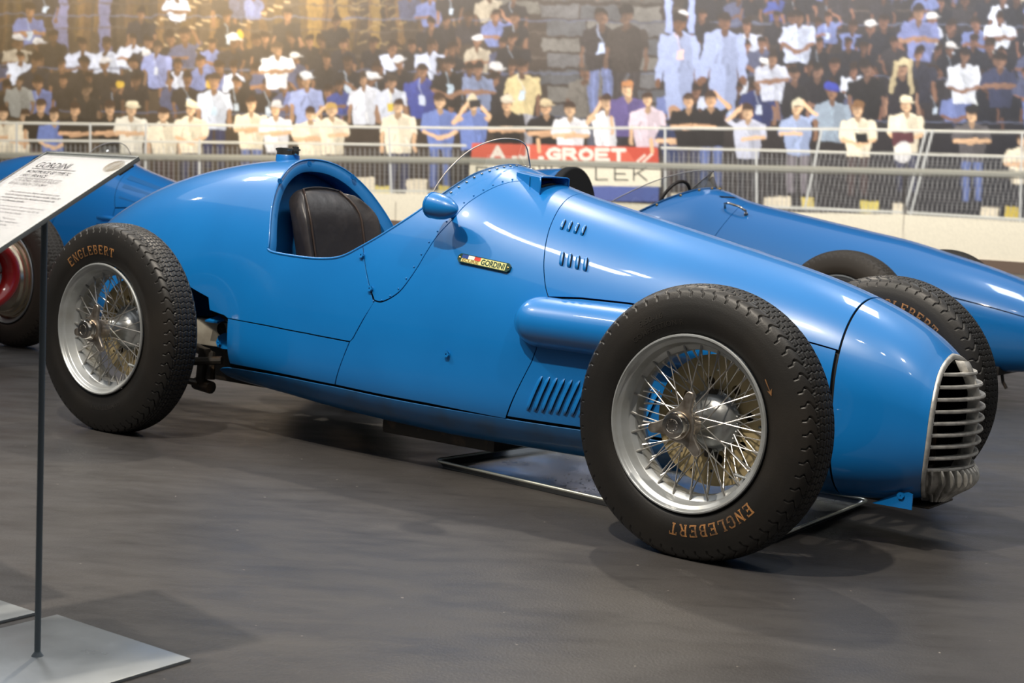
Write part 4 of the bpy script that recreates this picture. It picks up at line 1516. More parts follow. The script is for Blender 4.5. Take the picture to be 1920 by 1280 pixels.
# steel posts and poles of the stand, upper left
for k in range(120):
    x = RNG.uniform(-430, 860); w = RNG.uniform(3, 16)
    y0 = RNG.uniform(-330, -40); y1 = RNG.uniform(40, 170) * (1 - x / 1600)
    c = [(96, 74, 52), (58, 46, 38), (120, 92, 60), (88, 70, 44), (44, 38, 36)][RNG.randint(5)]
    line(x, y0, x + RNG.uniform(-14, 14), y1, w, c, .75)
for x0, w, c in ((110, 26, (118, 124, 168)), (192, 22, (112, 118, 160)), (585, 26, (150, 120, 66)), (640, 18, (140, 112, 60)), (700, 16, (128, 104, 60)), (1180, 40, (62, 58, 54)), (1222, 20, (54, 50, 48))):
    line(x0, -320, x0 + 4, 100, w, c, .8)
# tiers with seat rows
for k in range(9):
    y = -290 + k * 48
    c = lerp((104, 84, 62), (62, 64, 76), .5)
    line(-430, y, 2520, y + 30, 3.2, c, .8)
# stepped diagonal seat backs, upper left
for k in range(16):
    for j in range(3):
        x = 250 + k * 13 + j * 42; y = 66 - k * 7.2 + j * 22
        line(x, y, x + 9, y + 2.5, 3.4, (196, 172, 138), .75)
for k in range(26):
    x = RNG.uniform(620, 760); y = RNG.uniform(-40, 110)
    line(x, y, x + RNG.uniform(10, 30), y - RNG.uniform(-8, 16), 3.4, (150, 128, 92), .55)
# concrete steps
for j in range(7):
    for k in range(3):
        x = 1012 + k * 76 + (j % 2) * 14; y = 8 + j * 31 + k * 2
        poly([(x, y), (x + 72, y + 1), (x + 72, y + 27), (x, y + 25)], [(98, 98, 102), (84, 86, 92), (110, 108, 106)][(j + k) % 3])
poly([(900, 0), (1010, 2), (1010, 26), (900, 20)], (104, 102, 98)); poly([(1015, -330), (1240, -330), (1240, 5), (1015, 0)], (80, 78, 76))

TONES = [((214, 222, 242), .20), ((110, 124, 178), .20), ((46, 44, 50), .34), ((76, 82, 112), .16), ((176, 166, 150), .06), ((60, 76, 146), .04)]


def smooth_noise(cell, seed):
    r = np.random.RandomState(seed)
    gh, gw = int(CH / cell) + 3, int(CW / cell) + 3
    G = r.rand(gh, gw).astype(np.float32) * 2 - 1
    Y, X = np.arange(CH) / cell, np.arange(CW) / cell
    yi, xi = Y.astype(int), X.astype(int)
    fy, fx = (Y - yi)[:, None], (X - xi)[None]
    fy, fx = fy * fy * (3 - 2 * fy), fx * fx * (3 - 2 * fx)
    A = G[yi][:, xi]; B_ = G[yi][:, xi + 1]; C_ = G[yi + 1][:, xi]; D_ = G[yi + 1][:, xi + 1]
    return A * (1 - fy) * (1 - fx) + B_ * (1 - fy) * fx + C_ * fy * (1 - fx) + D_ * fy * fx


def rnd_tone():
    q = RNG.rand(); s_ = 0
    for c, p in TONES:
        s_ += p
        if q < s_: return c
    return TONES[0][0]


# the crowd high in the stand: rows getting larger downwards
for row, (y, h, gap) in enumerate(((-280, 17, 27), (-228, 18, 28), (-176, 18, 29), (-124, 19, 31), (-72, 20, 32), (-22, 20, 32), (28, 21, 34), (72, 22, 35), (118, 23, 38), (152, 23, 40))):
    x = -430 + RNG.uniform(0, 30)
    while x < 2520:
        px_ = x + RNG.uniform(-8, 8); py_ = y + RNG.uniform(-9, 9) + (px_ / 1920.0) * 14
        x += gap * RNG.uniform(.8, 1.5)
        if 985 < px_ < 1245 and y > -40: continue
        if px_ < 800 and py_ < 60 and RNG.rand() < .62: continue
        if px_ < 330 and py_ < 70 and RNG.rand() < .6: continue
        if 480 < px_ < 770 and py_ < 20 and RNG.rand() < .85: continue
        if y < 60 and RNG.rand() < .22: continue
        tt = np.clip(px_ / 1700, 0, 1)
        tone = rnd_tone()
        if sum(tone) > 600: tone = lerp(tone, (150, 160, 205), .25 * RNG.rand())
        if RNG.rand() < .45: tone = lerp((50, 44, 42), (30, 32, 42), tt)
        skin = lerp((150, 112, 84), (128, 92, 78), tt)
        person(px_, py_ + RNG.uniform(-6, 6), h * RNG.uniform(.85, 1.15), tone, shade(skin, RNG.uniform(.72, 1.1)), (44, 34, 30), 'down' if sum(tone) < 200 else RNG.choice(['down', 'lean', 'clasp', 'up', 'none', 'none']), None,
               None if RNG.rand() < .85 else (220, 220, 225), True, 0, RNG.rand() < .4, (190, 205, 225) if RNG.rand() < .18 else None, 2.6)
    # handrail in front of each row
    if row % 2 == 1:
        line(-430, y + 2.2 * h, 2520, y + 2.2 * h + 34, 2.6, (96, 104, 130), .8)
for x, y in ((452, 64), (496, 128), (392, 158), (222, 158), (1300, 92)):
    ell(x, y, 8, 7, (214, 176, 60), .8)

DEN = (112, 134, 200); WHT = (240, 240, 248); CRM = (250, 238, 214); NVY = (44, 50, 84); BLK = (34, 32, 34); SK = (228, 184, 146)
JEAN = (92, 108, 160); OVR = (158, 172, 214)
# named figures of the middle rows, large
person(1272, 42, 30, OVR, (120, 84, 62), (36, 28, 28), 'sleeve', OVR, None, True, 0, False, (220, 190, 190), 6.2)
person(1356, 38, 30, OVR, (124, 88, 70), (40, 32, 30), 'sleeve', OVR, None, True, 0, False, None, 6.2)
poly([(1246, 60), (1262, 60), (1256, -40), (1244, -40)], (150, 165, 214)); poly([(1286, 60), (1300, 60), (1304, -30), (1290, -30)], (150, 165, 214))
person(978, 124, 27, (216, 198, 152), (126, 92, 74), (40, 32, 30), 'down', (150, 150, 160), None, True, 0, True, (196, 216, 236))
person(790, 132, 27, (58, 72, 150), (150, 112, 90), (50, 40, 36), 'down', None, None, True, 0, True, (196, 206, 230))
person(842, 118, 25, BLK, (140, 106, 86), (44, 36, 34), 'clasp', None, None, True, 0, True, (190, 210, 230))
person(898, 128, 24, (126, 140, 176), (150, 112, 92), (44, 36, 34), 'lean')
person(1095, 134, 26, (112, 108, 104), (128, 96, 80), (38, 34, 32), 'down', (80, 82, 96), (70, 66, 64))
person(1125, 30, 30, (52, 48, 50), (120, 92, 78), (40, 34, 32), 'down', (104, 116, 160), None, True, 0, False, (190, 205, 240))
person(1172, 28, 32, (60, 54, 52), (110, 86, 74), (34, 30, 30), 'down', (58, 54, 56))
person(1494, 30, 26, (186, 196, 224), (124, 92, 76), (36, 30, 30), 'clasp', None, None)
person(1724, 22, 28, (110, 120, 170), (146, 112, 92), (44, 36, 34), 'lean')
person(1722, 102, 27, (44, 46, 62), (140, 104, 86), (38, 32, 30), 'down', None, None, True, 0, True)
person(1690, 124, 28, (36, 34, 42), (170, 132, 110), (196, 184, 150), 'down', None, None, True, 0, True)
for s_ in (-1, 1): line(1690 + s_ * 13, 116, 1690 + s_ * 17, 172, 10, (186, 172, 138), .9)
person(1806, 104, 27, (214, 220, 236), (132, 100, 84), (36, 30, 30), 'clasp', None, None, True, 0, True)
person(1874, 112, 27, (50, 56, 84), (130, 98, 82), (40, 32, 30), 'lean', None, None, True, 0, True)
person(1624, 128, 28, (28, 28, 32), (130, 98, 84), (34, 30, 30), 'down', None, None, True, 0, True)
person(1535, 132, 27, (30, 30, 38), (134, 102, 88), (36, 32, 32), 'clasp', None, None, True, 0, True)
person(1487, 140, 26, (34, 34, 40), (140, 106, 90), (40, 34, 32), 'down')
person(1422, 152, 26, (40, 52, 104), (150, 114, 94), (44, 36, 34), 'down', None, None, True, 0, False, (200, 210, 232))
person(1448, 106, 25, (200, 206, 228), (150, 114, 94), (44, 36, 34), 'lean')
person(400, 152, 27, (206, 216, 240), (176, 136, 108), (54, 44, 40), 'down', NVY, None, True, 0, False, (190, 214, 240))
person(682, 150, 25, (222, 226, 240), (176, 138, 110), (58, 48, 42), 'down', None, None)
person(732, 152, 24, (206, 212, 230), (160, 124, 100), (56, 46, 40), 'down', None, (60, 52, 48), True, 0, False, (214, 190, 70))
person(574, 150, 25, (150, 164, 214), (176, 138, 108), (70, 54, 44), 'down', None, (206, 212, 226))
person(518, 90, 23, (222, 226, 240), (150, 118, 94), (66, 54, 46), 'lean')
person(292, 88, 22, (146, 158, 212), (140, 110, 88), (60, 50, 44), 'down', None, None, True, 0, False, (214, 222, 240))
person(160, 168, 22, (52, 48, 46), (140, 112, 90), (54, 46, 42), 'down'); person(36, 150, 21, (150, 152, 150), (140, 112, 90), (54, 46, 42), 'down')
person(1560, 172, 28, (150, 166, 186), (150, 112, 90), (60, 48, 44), 'down', None, (52, 66, 168), True)

# front row, sunlit, elbows on the barrier
FR = [(-390, 215, CRM, 'lean'), (-330, 212, WHT, 'lean'), (-270, 208, DEN, 'lean'), (-200, 212, CRM, 'clasp'), (-140, 210, BLK, 'lean'), (-80, 214, WHT, 'up'), (-30, 210, DEN, 'lean'),
      (6, 212, CRM, 'lean'), (46, 218, CRM, 'lean'), (74, 196, BLK, 'down'), (100, 214, DEN, 'clasp'), (140, 204, BLK, 'lean'), (206, 204, BLK, 'lean'), (246, 204, (246, 240, 226), 'lean'),
      (306, 214, CRM, 'down'), (356, 204, CRM, 'clasp'), (470, 196, CRM, 'lean'), (516, 204, WHT, 'lean'), (580, 214, CRM, 'lean'), (622, 206, CRM, 'upl'),
      (746, 198, CRM, 'down'), (824, 190, DEN, 'clasp'), (886, 192, DEN, 'both'), (950, 194, BLK, 'lean'), (1022, 200, BLK, 'lean'), (1068, 204, WHT, 'lean'), (1136, 192, WHT, 'both'),
      (1176, 166, (96, 84, 140), 'down'), (1212, 186, (226, 208, 222), 'down'), (1264, 214, (46, 58, 96), 'lean'), (1290, 188, BLK, 'lean'), (1332, 186, BLK, 'up'), (1402, 208, (206, 210, 232), 'upl'),
      (1494, 200, (166, 182, 222), 'up'), (1608, 204, CRM, 'clasp'), (1698, 196, CRM, 'clasp'), (1822, 214, (96, 92, 96), 'lean'), (1916, 262, CRM, 'lean'), (1980, 206, WHT, 'lean'), (2050, 200, DEN, 'clasp'),
      (2120, 208, CRM, 'lean'), (2190, 205, BLK, 'lean'), (2260, 204, CRM, 'lean'), (2330, 206, DEN, 'down'), (2400, 206, WHT, 'lean')]
for k, (x, y, c, p) in enumerate(FR):
    hat = {246: (250, 236, 204), 356: (250, 238, 206), 1698: (250, 238, 208), 1822: (40, 38, 40), 516: (206, 206, 214), 1022: (216, 196, 160), 950: (226, 214, 196)}.get(x)
    hair = {1176: (190, 130, 84), 1494: (206, 200, 176), 1608: (132, 96, 64), 886: (214, 200, 172), 1264: (180, 140, 112), 622: (196, 160, 90)}.get(x, (64, 46, 38))
    lg = [(58, 60, 84), JEAN, (44, 42, 48), (110, 104, 112), (70, 56, 56)][k % 5]
    hh = 27 if 700 < x < 1900 else 25
    sk = (238, 196, 158) if c != BLK else (226, 180, 142)
    person(x, y, hh, c, sk, hair, p, lg, hat, True, 0, k % 3 == 0)
# cameras and prints on shirts
poly([(878, 186), (902, 184), (902, 200), (880, 202)], (40, 40, 44)); poly([(1600, 250), (1626, 248), (1628, 268), (1602, 268)], (20, 20, 22))
poly([(1672, 248), (1712, 246), (1714, 270), (1674, 272)], (96, 52, 60)); ell(1692, 285, 16, 20, (250, 248, 250), .8)
# shadow between the legs and behind the fence
for k in range(-430, 2520, 24):
    y0 = 300 + k / 1920 * 22
    line(k, y0, k, y0 + 80, 9, (44, 42, 46), .55)
# pale boxes on the ground
for x, y, w, h, c in ((640, 336, 60, 34, CRM), (700, 352, 30, 22, (238, 220, 130)), (760, 340, 40, 30, CRM), (820, 352, 22, 26, (232, 210, 110)), (1258, 366, 40, 20, CRM), (1430, 372, 50, 20, CRM), (1500, 374, 26, 22, (236, 214, 120)),
                      (1612, 380, 34, 22, (240, 222, 120)), (1672, 384, 26, 22, CRM), (1838, 392, 34, 20, CRM), (1884, 390, 24, 24, (232, 206, 90)), (380, 330, 60, 26, (226, 222, 214)), (1975, 392, 60, 22, CRM)):
    y -= 4
    poly([(x, y), (x + w, y + 1), (x + w, y + h), (x, y + h - 1)], c, .9)

# irregular outlines and cast shade of the printed crowd
yy, xx = np.mgrid[0:CH, 0:CW]
wx = smooth_noise(9, 1) * 2.6 + smooth_noise(26, 2) * 4.0; wy = smooth_noise(9, 3) * 2.4 + smooth_noise(26, 4) * 3.0
fr = np.clip((yy + CY0 - 150) / 60.0, 0, 1); k_ = 1 - .45 * fr
CV = CV[np.clip(yy + (wy * k_).round().astype(int), 0, CH - 1), np.clip(xx + (wx * k_).round().astype(int), 0, CW - 1)]
mott = 1 + (.17 * smooth_noise(5, 5) + .13 * smooth_noise(14, 6) + .20 * smooth_noise(60, 7)) * (1 - .5 * fr)
ov = ((np.abs(xx + CX0 - 1315) < 95) & (np.abs(yy + CY0 - 130) < 130))
CV = CV * np.where(ov, 1 + (mott - 1) * .35, np.clip(mott, .45, 1.6))[..., None]
for _ in range(3):
    Bl = (np.roll(CV, 1, 0) + np.roll(CV, -1, 0) + np.roll(CV, 1, 1) + np.roll(CV, -1, 1)) / 4
    CV = CV * (.45 + .30 * fr[..., None]) + Bl * (.55 - .30 * fr[..., None])
CV = CV.astype(np.float32)

# banner and signs hung on the fence
def gx(x): return (x - 883) * 37 / 349.0
poly([(884, 268), (1232, 276), (1234, 306), (882, 300)], (222, 104, 84))
poly([(1170, 275), (1232, 276), (1234, 306), (1192, 305)], (206, 84, 66))
poly([(880, 301), (1238, 306), (1238, 350), (878, 345)], (244, 236, 216))
poly([(878, 345), (1234, 350), (1234, 378), (878, 374)], (92, 108, 176))
STK = {'A': [(0, 1, .5, 0), (.5, 0, 1, 1), (.2, .64, .8, .64)], '.': [(.4, .93, .6, .93)], 'J': [(.8, 0, .8, .8), (.8, .8, .5, 1), (.5, 1, .15, .85)],
       'G': [(1, .15, .6, 0), (.6, 0, .2, .15), (.2, .15, 0, .5), (0, .5, .2, .85), (.2, .85, .6, 1), (.6, 1, 1, .85), (1, .85, 1, .55), (1, .55, .6, .55)],
       'R': [(0, 0, 0, 1), (0, 0, .8, .05), (.8, .05, .9, .28), (.9, .28, .7, .5), (.7, .5, 0, .5), (.5, .5, 1, 1)],
       'O': [(.5, 0, .1, .2), (.1, .2, 0, .5), (0, .5, .1, .8), (.1, .8, .5, 1), (.5, 1, .9, .8), (.9, .8, 1, .5), (1, .5, .9, .2), (.9, .2, .5, 0)],
       'E': [(0, 0, 0, 1), (0, 0, 1, 0), (0, .5, .8, .5), (0, 1, 1, 1)], 'T': [(0, 0, 1, 0), (.5, 0, .5, 1)],
       'B': [(0, 0, 0, 1), (0, 0, .8, .05), (.8, .05, .85, .4), (.85, .4, 0, .5), (.6, .48, 1, .65), (1, .65, .95, .9), (.95, .9, 0, 1)],
       'W': [(0, 0, .25, 1), (.25, 1, .5, .1), (.5, .1, .75, 1), (.75, 1, 1, 0)], 'L': [(0, 0, 0, 1), (0, 1, .9, 1)], 'K': [(0, 0, 0, 1), (.95, 0, .05, .55), (.3, .4, 1, 1)]}


def letters(txt, x0, y0, pitch, w, h, lw, col, slope=.017):
    x = x0
    for ch in txt:
        if ch != ' ':
            for a, b_, c, d in STK[ch]:
                line(x + a * w, y0 + b_ * h + (x - x0) * slope, x + c * w, y0 + d * h + (x - x0) * slope, lw, col)
        x += pitch * (.55 if ch == '.' else 1)


letters('A.J.', 921, 276, 32, 22, 20, 6.6, (250, 240, 230))
letters('GROET', 1026, 279, 30.5, 22, 19, 6.8, (250, 240, 230))
letters('BOB', 893, 313, 44, 24, 24, 3.0, (44, 52, 50)); letters('WOLLEK', 1010, 312, 35.5, 24, 23, 3.0, (44, 52, 50))
line(1194, 303, 1208, 291, 4, (246, 232, 220)); line(1204, 305, 1222, 288, 4, (246, 232, 220))
# people draped over the banner
for x in (1008, 1220): line(x, 262, x + 2, 284, 7, (232, 190, 150))

# barriers: rails, mesh and posts
def rail(pts, w, c, hi=None):
    for (xa, ya), (xb, yb) in zip(pts, pts[1:]):
        line(xa, ya, xb, yb, w, c)
        if hi: line(xa, ya - w * .28, xb, yb - w * .28, w * .4, hi)
GAPS = [(860, 1240)]
for k in np.arange(-430, 2520, 9.2):
    if 874 < k < 1236: continue
    lean = 0 if k < 1530 else -.22
    y0 = 270 + max(0, k) / 1920 * 24; y1 = 362 + (k / 1920.0) * 56
    line(k, y0, k + lean * (y1 - y0), y1, 1.7, (178, 178, 180), .62)
for j in range(14):
    y = 275 + j * 6.6
    for xa, xb in ((-430, 876), (1238, 2520)):
        line(xa, y + xa / 1920 * 30, xb, y + xb / 1920 * 30 + (0 if j < 7 else 6), 1.0, (150, 150, 150), .42)
W_ = (226, 226, 220)
rail([(-430, 224), (150, 232), (880, 240), (1240, 240), (1560, 242), (1920, 248), (2520, 260)], 4.6, (200, 200, 196), (248, 244, 230))
rail([(-430, 260), (280, 265), (872, 273)], 4.2, (206, 206, 200), (246, 242, 230)); rail([(1240, 277), (1640, 287), (1920, 294), (2520, 306)], 4.2, (206, 206, 200), (246, 242, 230))
rail([(-430, 352), (795, 358), (880, 362)], 4.0, (214, 214, 206)); rail([(1440, 388), (1700, 398), (1920, 412), (2520, 440)], 5.0, (206, 206, 202), (240, 240, 232))
for x0, y0, x1, y1 in ((30, 232, 30, 350), (168, 232, 168, 352), (272, 232, 272, 356), (373, 262, 373, 358), (728, 240, 733, 362), (1246, 240, 1247, 386), (1417, 285, 1418, 388), (1540, 242, 1508, 392), (1736, 245, 1694, 400), (1748, 245, 1706, 404), (1916, 250, 1912, 414), (2060, 250, 2040, 420), (-90, 228, -90, 352), (-230, 226, -230, 350), (2200, 254, 2180, 424)):
    line(x0, y0, x1, y1, 4.0, (206, 208, 208))
line(1694, 330, 1696, 402, 7, (60, 56, 54), .8)
rail([(-430, 284), (0, 290), (880, 300), (1240, 310), (1580, 318), (1920, 326), (2520, 340)], 10, (150, 150, 142), (176, 174, 162))
rail([(-430, 291), (0, 297), (880, 307), (1240, 317), (1580, 325), (1920, 333), (2520, 347)], 3, (96, 94, 88))
# pale concrete kerb under the barrier
poly([(-430, 348), (640, 358), (880, 368), (1240, 384), (1500, 398), (1700, 402), (1920, 416), (2520, 440), (2520, 530), (-430, 530)], (246, 238, 218))
for x in (1694, 741, 250, -200, 2150):
    line(x, 360 + (x / 1920) * 40 + 4, x - 3, 520, 2.0, (150, 140, 128), .8)
# softness of the enlarged print
for ax in (0, 1):
    CV = (np.roll(CV, 1, ax) + 2 * CV + np.roll(CV, -1, ax)) / 4
haze = srgb((150, 128, 92)) * (1 - np.clip(t, 0, 1)) + srgb((128, 128, 136)) * np.clip(t, 0, 1)  # flare haze painted into the print colours, strongest at the upper left
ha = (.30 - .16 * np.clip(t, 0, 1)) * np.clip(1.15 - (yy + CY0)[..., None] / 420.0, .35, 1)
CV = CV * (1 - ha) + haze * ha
grain = RNG.rand(CH, CW, 1).astype(np.float32)
CV *= (.94 + .12 * grain)

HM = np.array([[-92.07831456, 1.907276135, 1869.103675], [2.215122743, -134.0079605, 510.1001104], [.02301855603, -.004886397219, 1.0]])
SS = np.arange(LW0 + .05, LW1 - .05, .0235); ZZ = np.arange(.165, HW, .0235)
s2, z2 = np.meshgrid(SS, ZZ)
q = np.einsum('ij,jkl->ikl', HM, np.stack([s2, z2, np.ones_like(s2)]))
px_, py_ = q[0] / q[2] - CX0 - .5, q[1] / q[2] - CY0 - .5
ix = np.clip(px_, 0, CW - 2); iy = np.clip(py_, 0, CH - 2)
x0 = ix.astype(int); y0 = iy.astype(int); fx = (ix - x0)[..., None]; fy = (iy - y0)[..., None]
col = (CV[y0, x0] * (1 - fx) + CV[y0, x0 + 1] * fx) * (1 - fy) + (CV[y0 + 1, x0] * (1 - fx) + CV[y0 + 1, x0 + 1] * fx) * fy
P = np.array(WA)[None, None] + np.array(WD)[None, None] * s2[..., None] + np.array(WN)[None, None] * .012
P[..., 2] = z2
ny_, nx_ = s2.shape
i = np.arange(ny_ - 1)[:, None]; j = np.arange(nx_ - 1)[None]
a = i * nx_ + j
Qm = np.stack([a, a + nx_, a + nx_ + 1, a + 1], -1).reshape(-1, 4)
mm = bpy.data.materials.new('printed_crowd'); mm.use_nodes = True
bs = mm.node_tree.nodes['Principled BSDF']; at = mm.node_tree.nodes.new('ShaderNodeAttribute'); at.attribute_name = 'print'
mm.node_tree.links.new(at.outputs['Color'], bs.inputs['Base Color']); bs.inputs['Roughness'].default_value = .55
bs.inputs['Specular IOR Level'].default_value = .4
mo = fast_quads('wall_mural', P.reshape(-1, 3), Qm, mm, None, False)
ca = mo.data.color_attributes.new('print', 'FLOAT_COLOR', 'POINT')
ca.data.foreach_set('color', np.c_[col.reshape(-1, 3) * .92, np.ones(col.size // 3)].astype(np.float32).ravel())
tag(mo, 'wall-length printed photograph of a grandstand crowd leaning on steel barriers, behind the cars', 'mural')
# ------------------------------------------------------------------ simple wheel for the cars behind
def far_wheel(parent, loc, flip, steer=0.0, drum=False, R=.335):
    w = empty('wheel', loc, parent=parent); w.rotation_euler = (0, 0, (PI if flip else 0) + steer)
    for nm, me in (('tyre', TY_B), ('rim', RIM_ME)):
        o = bpy.data.objects.new(nm, me); COL.objects.link(o); o.parent = w
    b = MB(); b.lathe([(-.10, .001), (-.10, .028), (-.05, .03), (.0, .035), (.03, .07), (.05, .07), (.05, .001)], 24)
    b.build('hub', M['alu'], w, 40)
    b = MB()
    for k in range(48):
        a = 2 * PI * k / 48; s_ = 1 if k % 2 else -1
        b.tube([(.05 * math.cos(a + s_ * .6), .045 if k % 4 < 2 else -.045, .05 * math.sin(a + s_ * .6)), (.181 * math.cos(a), 0, .181 * math.sin(a))], .0017, 5)
    b.build('spokes', M['spoke'], w, True)['kind'] = 'stuff'
    if drum:
        b = MB()
        b.lathe([(.020, .001), (.020, .205), (.045, .200), (.050, .186), (.062, .186), (.066, .176), (.080, .176), (.083, .165), (.096, .160), (.100, .120), (.104, .05), (.104, .001)], 64)
        b.build('brake_drum', M['drum'], w, 30)
    return w


def long_screen(B, line, rise, back, name, parent):
    return screen(B, line, .2, rise, back, 0, name, parent, edge=.003, shape=.45, side=.9)


# ------------------------------------------------------------------ second blue car, behind on the right
c2 = empty('racing_car', (1.93, 7.53, 0), -math.radians(38))
tag(c2, 'blue racing car with black headrest pad and chrome bonnet handle, behind the front one', 'racing car')
BT2 = Body([(-3.30, .45, .38, .41, .02, 2, 2), (-3.26, .54, .32, .42, .10, 2, 2), (-3.10, .64, .24, .42, .20, 2, 2.2), (-2.8, .74, .17, .42, .29, 2.1, 2.6), (-2.4, .80, .13, .41, .34, 2.1, 3),
            (-2.0, .825, .12, .40, .36, 2.2, 3.2), (-1.7, .835, .11, .40, .36, 2.2, 3.2), (-1.5, .865, .11, .40, .36, 2.2, 3.2), (-1.3, .910, .11, .40, .358, 2.15, 3.2), (-1.1, .925, .11, .40, .352, 2.1, 3.2),
            (-.9, .868, .11, .40, .346, 2.1, 3.2), (-.58, .812, .11, .40, .335, 2.1, 3.0), (-.15, .742, .11, .40, .315, 2.1, 2.8), (.02, .715, .11, .40, .305, 2.1, 2.8), (.25, .662, .11, .39, .288, 2.1, 2.6),
            (.47, .608, .11, .37, .262, 2.1, 2.5), (.63, .560, .12, .35, .235, 2.1, 2.4), (.85, .475, .15, .32, .18, 2.1, 2.2), (1.00, .40, .20, .30, .11, 2.1, 2.1), (1.05, .35, .24, .295, .06, 2, 2), (1.085, .30, .29, .295, .003, 2, 2)])
rim2 = catmull([(-1.98, .80), (-1.90, .72), (-1.78, .695), (-1.66, .71), (-1.50, .75), (-1.36, .80), (-1.22, .88), (-1.14, .95), (-1.10, 1.0)], 4)
br2 = catmull([(-.86, 1.0), (-.865, .90), (-.875, .80), (-.90, .72), (-.93, .66)], 3)
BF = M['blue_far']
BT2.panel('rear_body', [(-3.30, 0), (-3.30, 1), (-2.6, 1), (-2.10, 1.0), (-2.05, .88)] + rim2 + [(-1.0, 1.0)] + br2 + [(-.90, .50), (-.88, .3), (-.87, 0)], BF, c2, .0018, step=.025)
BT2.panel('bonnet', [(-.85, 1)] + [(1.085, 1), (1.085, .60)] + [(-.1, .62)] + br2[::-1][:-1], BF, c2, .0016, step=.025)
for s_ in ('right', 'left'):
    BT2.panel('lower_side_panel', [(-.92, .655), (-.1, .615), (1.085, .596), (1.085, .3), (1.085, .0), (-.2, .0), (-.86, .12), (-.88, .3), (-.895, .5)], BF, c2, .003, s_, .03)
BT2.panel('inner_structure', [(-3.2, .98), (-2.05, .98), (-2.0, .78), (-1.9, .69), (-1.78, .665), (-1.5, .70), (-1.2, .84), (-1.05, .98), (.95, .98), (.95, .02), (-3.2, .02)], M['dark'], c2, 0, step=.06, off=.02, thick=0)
mb = MB(); r_ = [tuple(BT2.S(x, v, 0)) for x, v in rim2]; mb.tube(r_ + [(p[0], -p[1], p[2]) for p in r_[::-1][1:]], .008, 8).build('cockpit_edge', BF, c2, True)
# headrest fairing with a round dark pad
V = []; Fc = []
for i in range(15):
    t = i / 14
    x = -2.08 - .95 * t
    k = math.cos(t * PI / 2) ** .8 if t < 1 else 0
    zt = .80 + .200 * k; w = .03 + .19 * k
    for j in range(17):
        a = PI * j / 16
        V.append((x, -w * math.cos(a), .66 + (zt - .66) * math.sin(a) ** .8))
Fc = [(i * 17 + j, i * 17 + j + 1, (i + 1) * 17 + j + 1, (i + 1) * 17 + j) for i in range(14) for j in range(16)]
from_np('headrest_fairing', V, Fc, BF, c2, True).modifiers.new('s', 'SOLIDIFY').thickness = .004
pad = []
for j in range(25):
    a = PI * j / 24
    pad.append((-.228 * math.cos(a), .66 + .352 * math.sin(a) ** .75))
b = MB(); b.prism(pad, -2.095, -2.035, 'x'); o = b.build('headrest_pad', M['pad'], c2, 30)
md = o.modifiers.new('b', 'BEVEL'); md.width = .012; md.segments = 3
L2 = [(p[0] + .02, p[1]) for p in rim2 if p[0] > -1.72]
long_screen(BT2, L2, .095, .05, 'windscreen', c2)
b = MB()
for x, v in L2[::3]:
    p = BT2.pt(x + .012, v, .002)
    for s_ in (1, -1): b.ball((p.x, p.y * s_, p.z), .008, 6)
b.build('screen_screws', M['brass'], c2, True)['kind'] = 'stuff'
MB().tube([(.05 * math.cos(t) - 1.36, .15 * math.sin(t), .815 + .14 * math.cos(t)) for t in np.linspace(0, 2 * PI, 33)], .010, 8, False).build('steering_rim', M['leather_edge'], c2, True)
# chrome grab handle and dark slot on the bonnet
p = BT2.pt(-.875, .865, 0)
q0 = BT2.pt(-.93, .84, .0); q1 = BT2.pt(-.80, .835, .0)
nn = Vector(BT2.nrm(-.865, .84))
MB().tube([q0, q0 + nn * .028, q0.lerp(q1, .2) + nn * .040, q0.lerp(q1, .7) + nn * .040, q1 + nn * .024, q1], .0065, 8).build('bonnet_handle', M['chrome'], c2, True)
bolt(q1, nn, .012, M['chrome'], c2)
b = MB(); v0 = [BT2.pt(x, v, .003) for x, v in ((-.99, .90), (-.935, .955), (-.955, .96), (-1.01, .90))]
b.bm.faces.new([b.bm.verts.new(p) for p in v0]); b.build('air_slot', M['dark'], c2, False)
fw_a = far_wheel(c2, (0, -.60, .329), False, -.03); far_wheel(c2, (0, .60, .329), True, -.03)
far_wheel(c2, (-2.40, -.60, .329), False); far_wheel(c2, (-2.40, .60, .329), True)
b = MB()
b.tube([(0, -.5, .33), (0, .5, .33)], .025, 10); b.tube([(-2.4, -.5, .33), (-2.4, .5, .33)], .025, 10)
b.box((.25, 0, .13), (.7, .30, .05), None, .01)
for x in (.48, .58): b.tube([(x, -.06, .12), (x + .01, -.06, .07), (x + .03, -.06, .04)], .008, 6)
b.build('axle_beam', M['oily'], c2, 40)

# ------------------------------------------------------------------ third blue car, far left behind the sign
c3 = empty('racing_car', (-2.23, 10.8, 0), -math.radians(37))
tag(c3, 'farther blue racing car behind the tilted sign, only its bonnet, scuttle and windscreen showing', 'racing car')
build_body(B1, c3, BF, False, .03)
screen(B1, SCR, .2, .105, .06, 0, 'windscreen', c3, edge=.003)
for s_ in ('right',):
    for (xa, va, xb, vb) in ((-.70, .86, -.20, .81), (-.68, .78, -.22, .745), (-.66, .70, -.40, .68)):
        P4 = [B1.pt(x, v, .002) for x, v in ((xa, va), (xb, va - .02), (xb, vb), (xa, vb + .01))]
        b = MB(); b.bm.faces.new([b.bm.verts.new(p) for p in P4]); b.build('bonnet_vent', M['interior'], c3, False)
b = MB()
for k in (0, 1, 2):
    z = .50 - .045 * k
    b.tube([(-.78, -.36, z - .0), (-.60, -.40, z), (.02, -.38, z - .05)], .020, 12)
b.build('exhaust_pipes', BF, c3, True)
far_wheel(c3, (.33, -.60, .329), False); far_wheel(c3, (.33, .60, .329), True); far_wheel(c3, (-2.25, -.60, .329), False); far_wheel(c3, (-2.25, .60, .329), True)
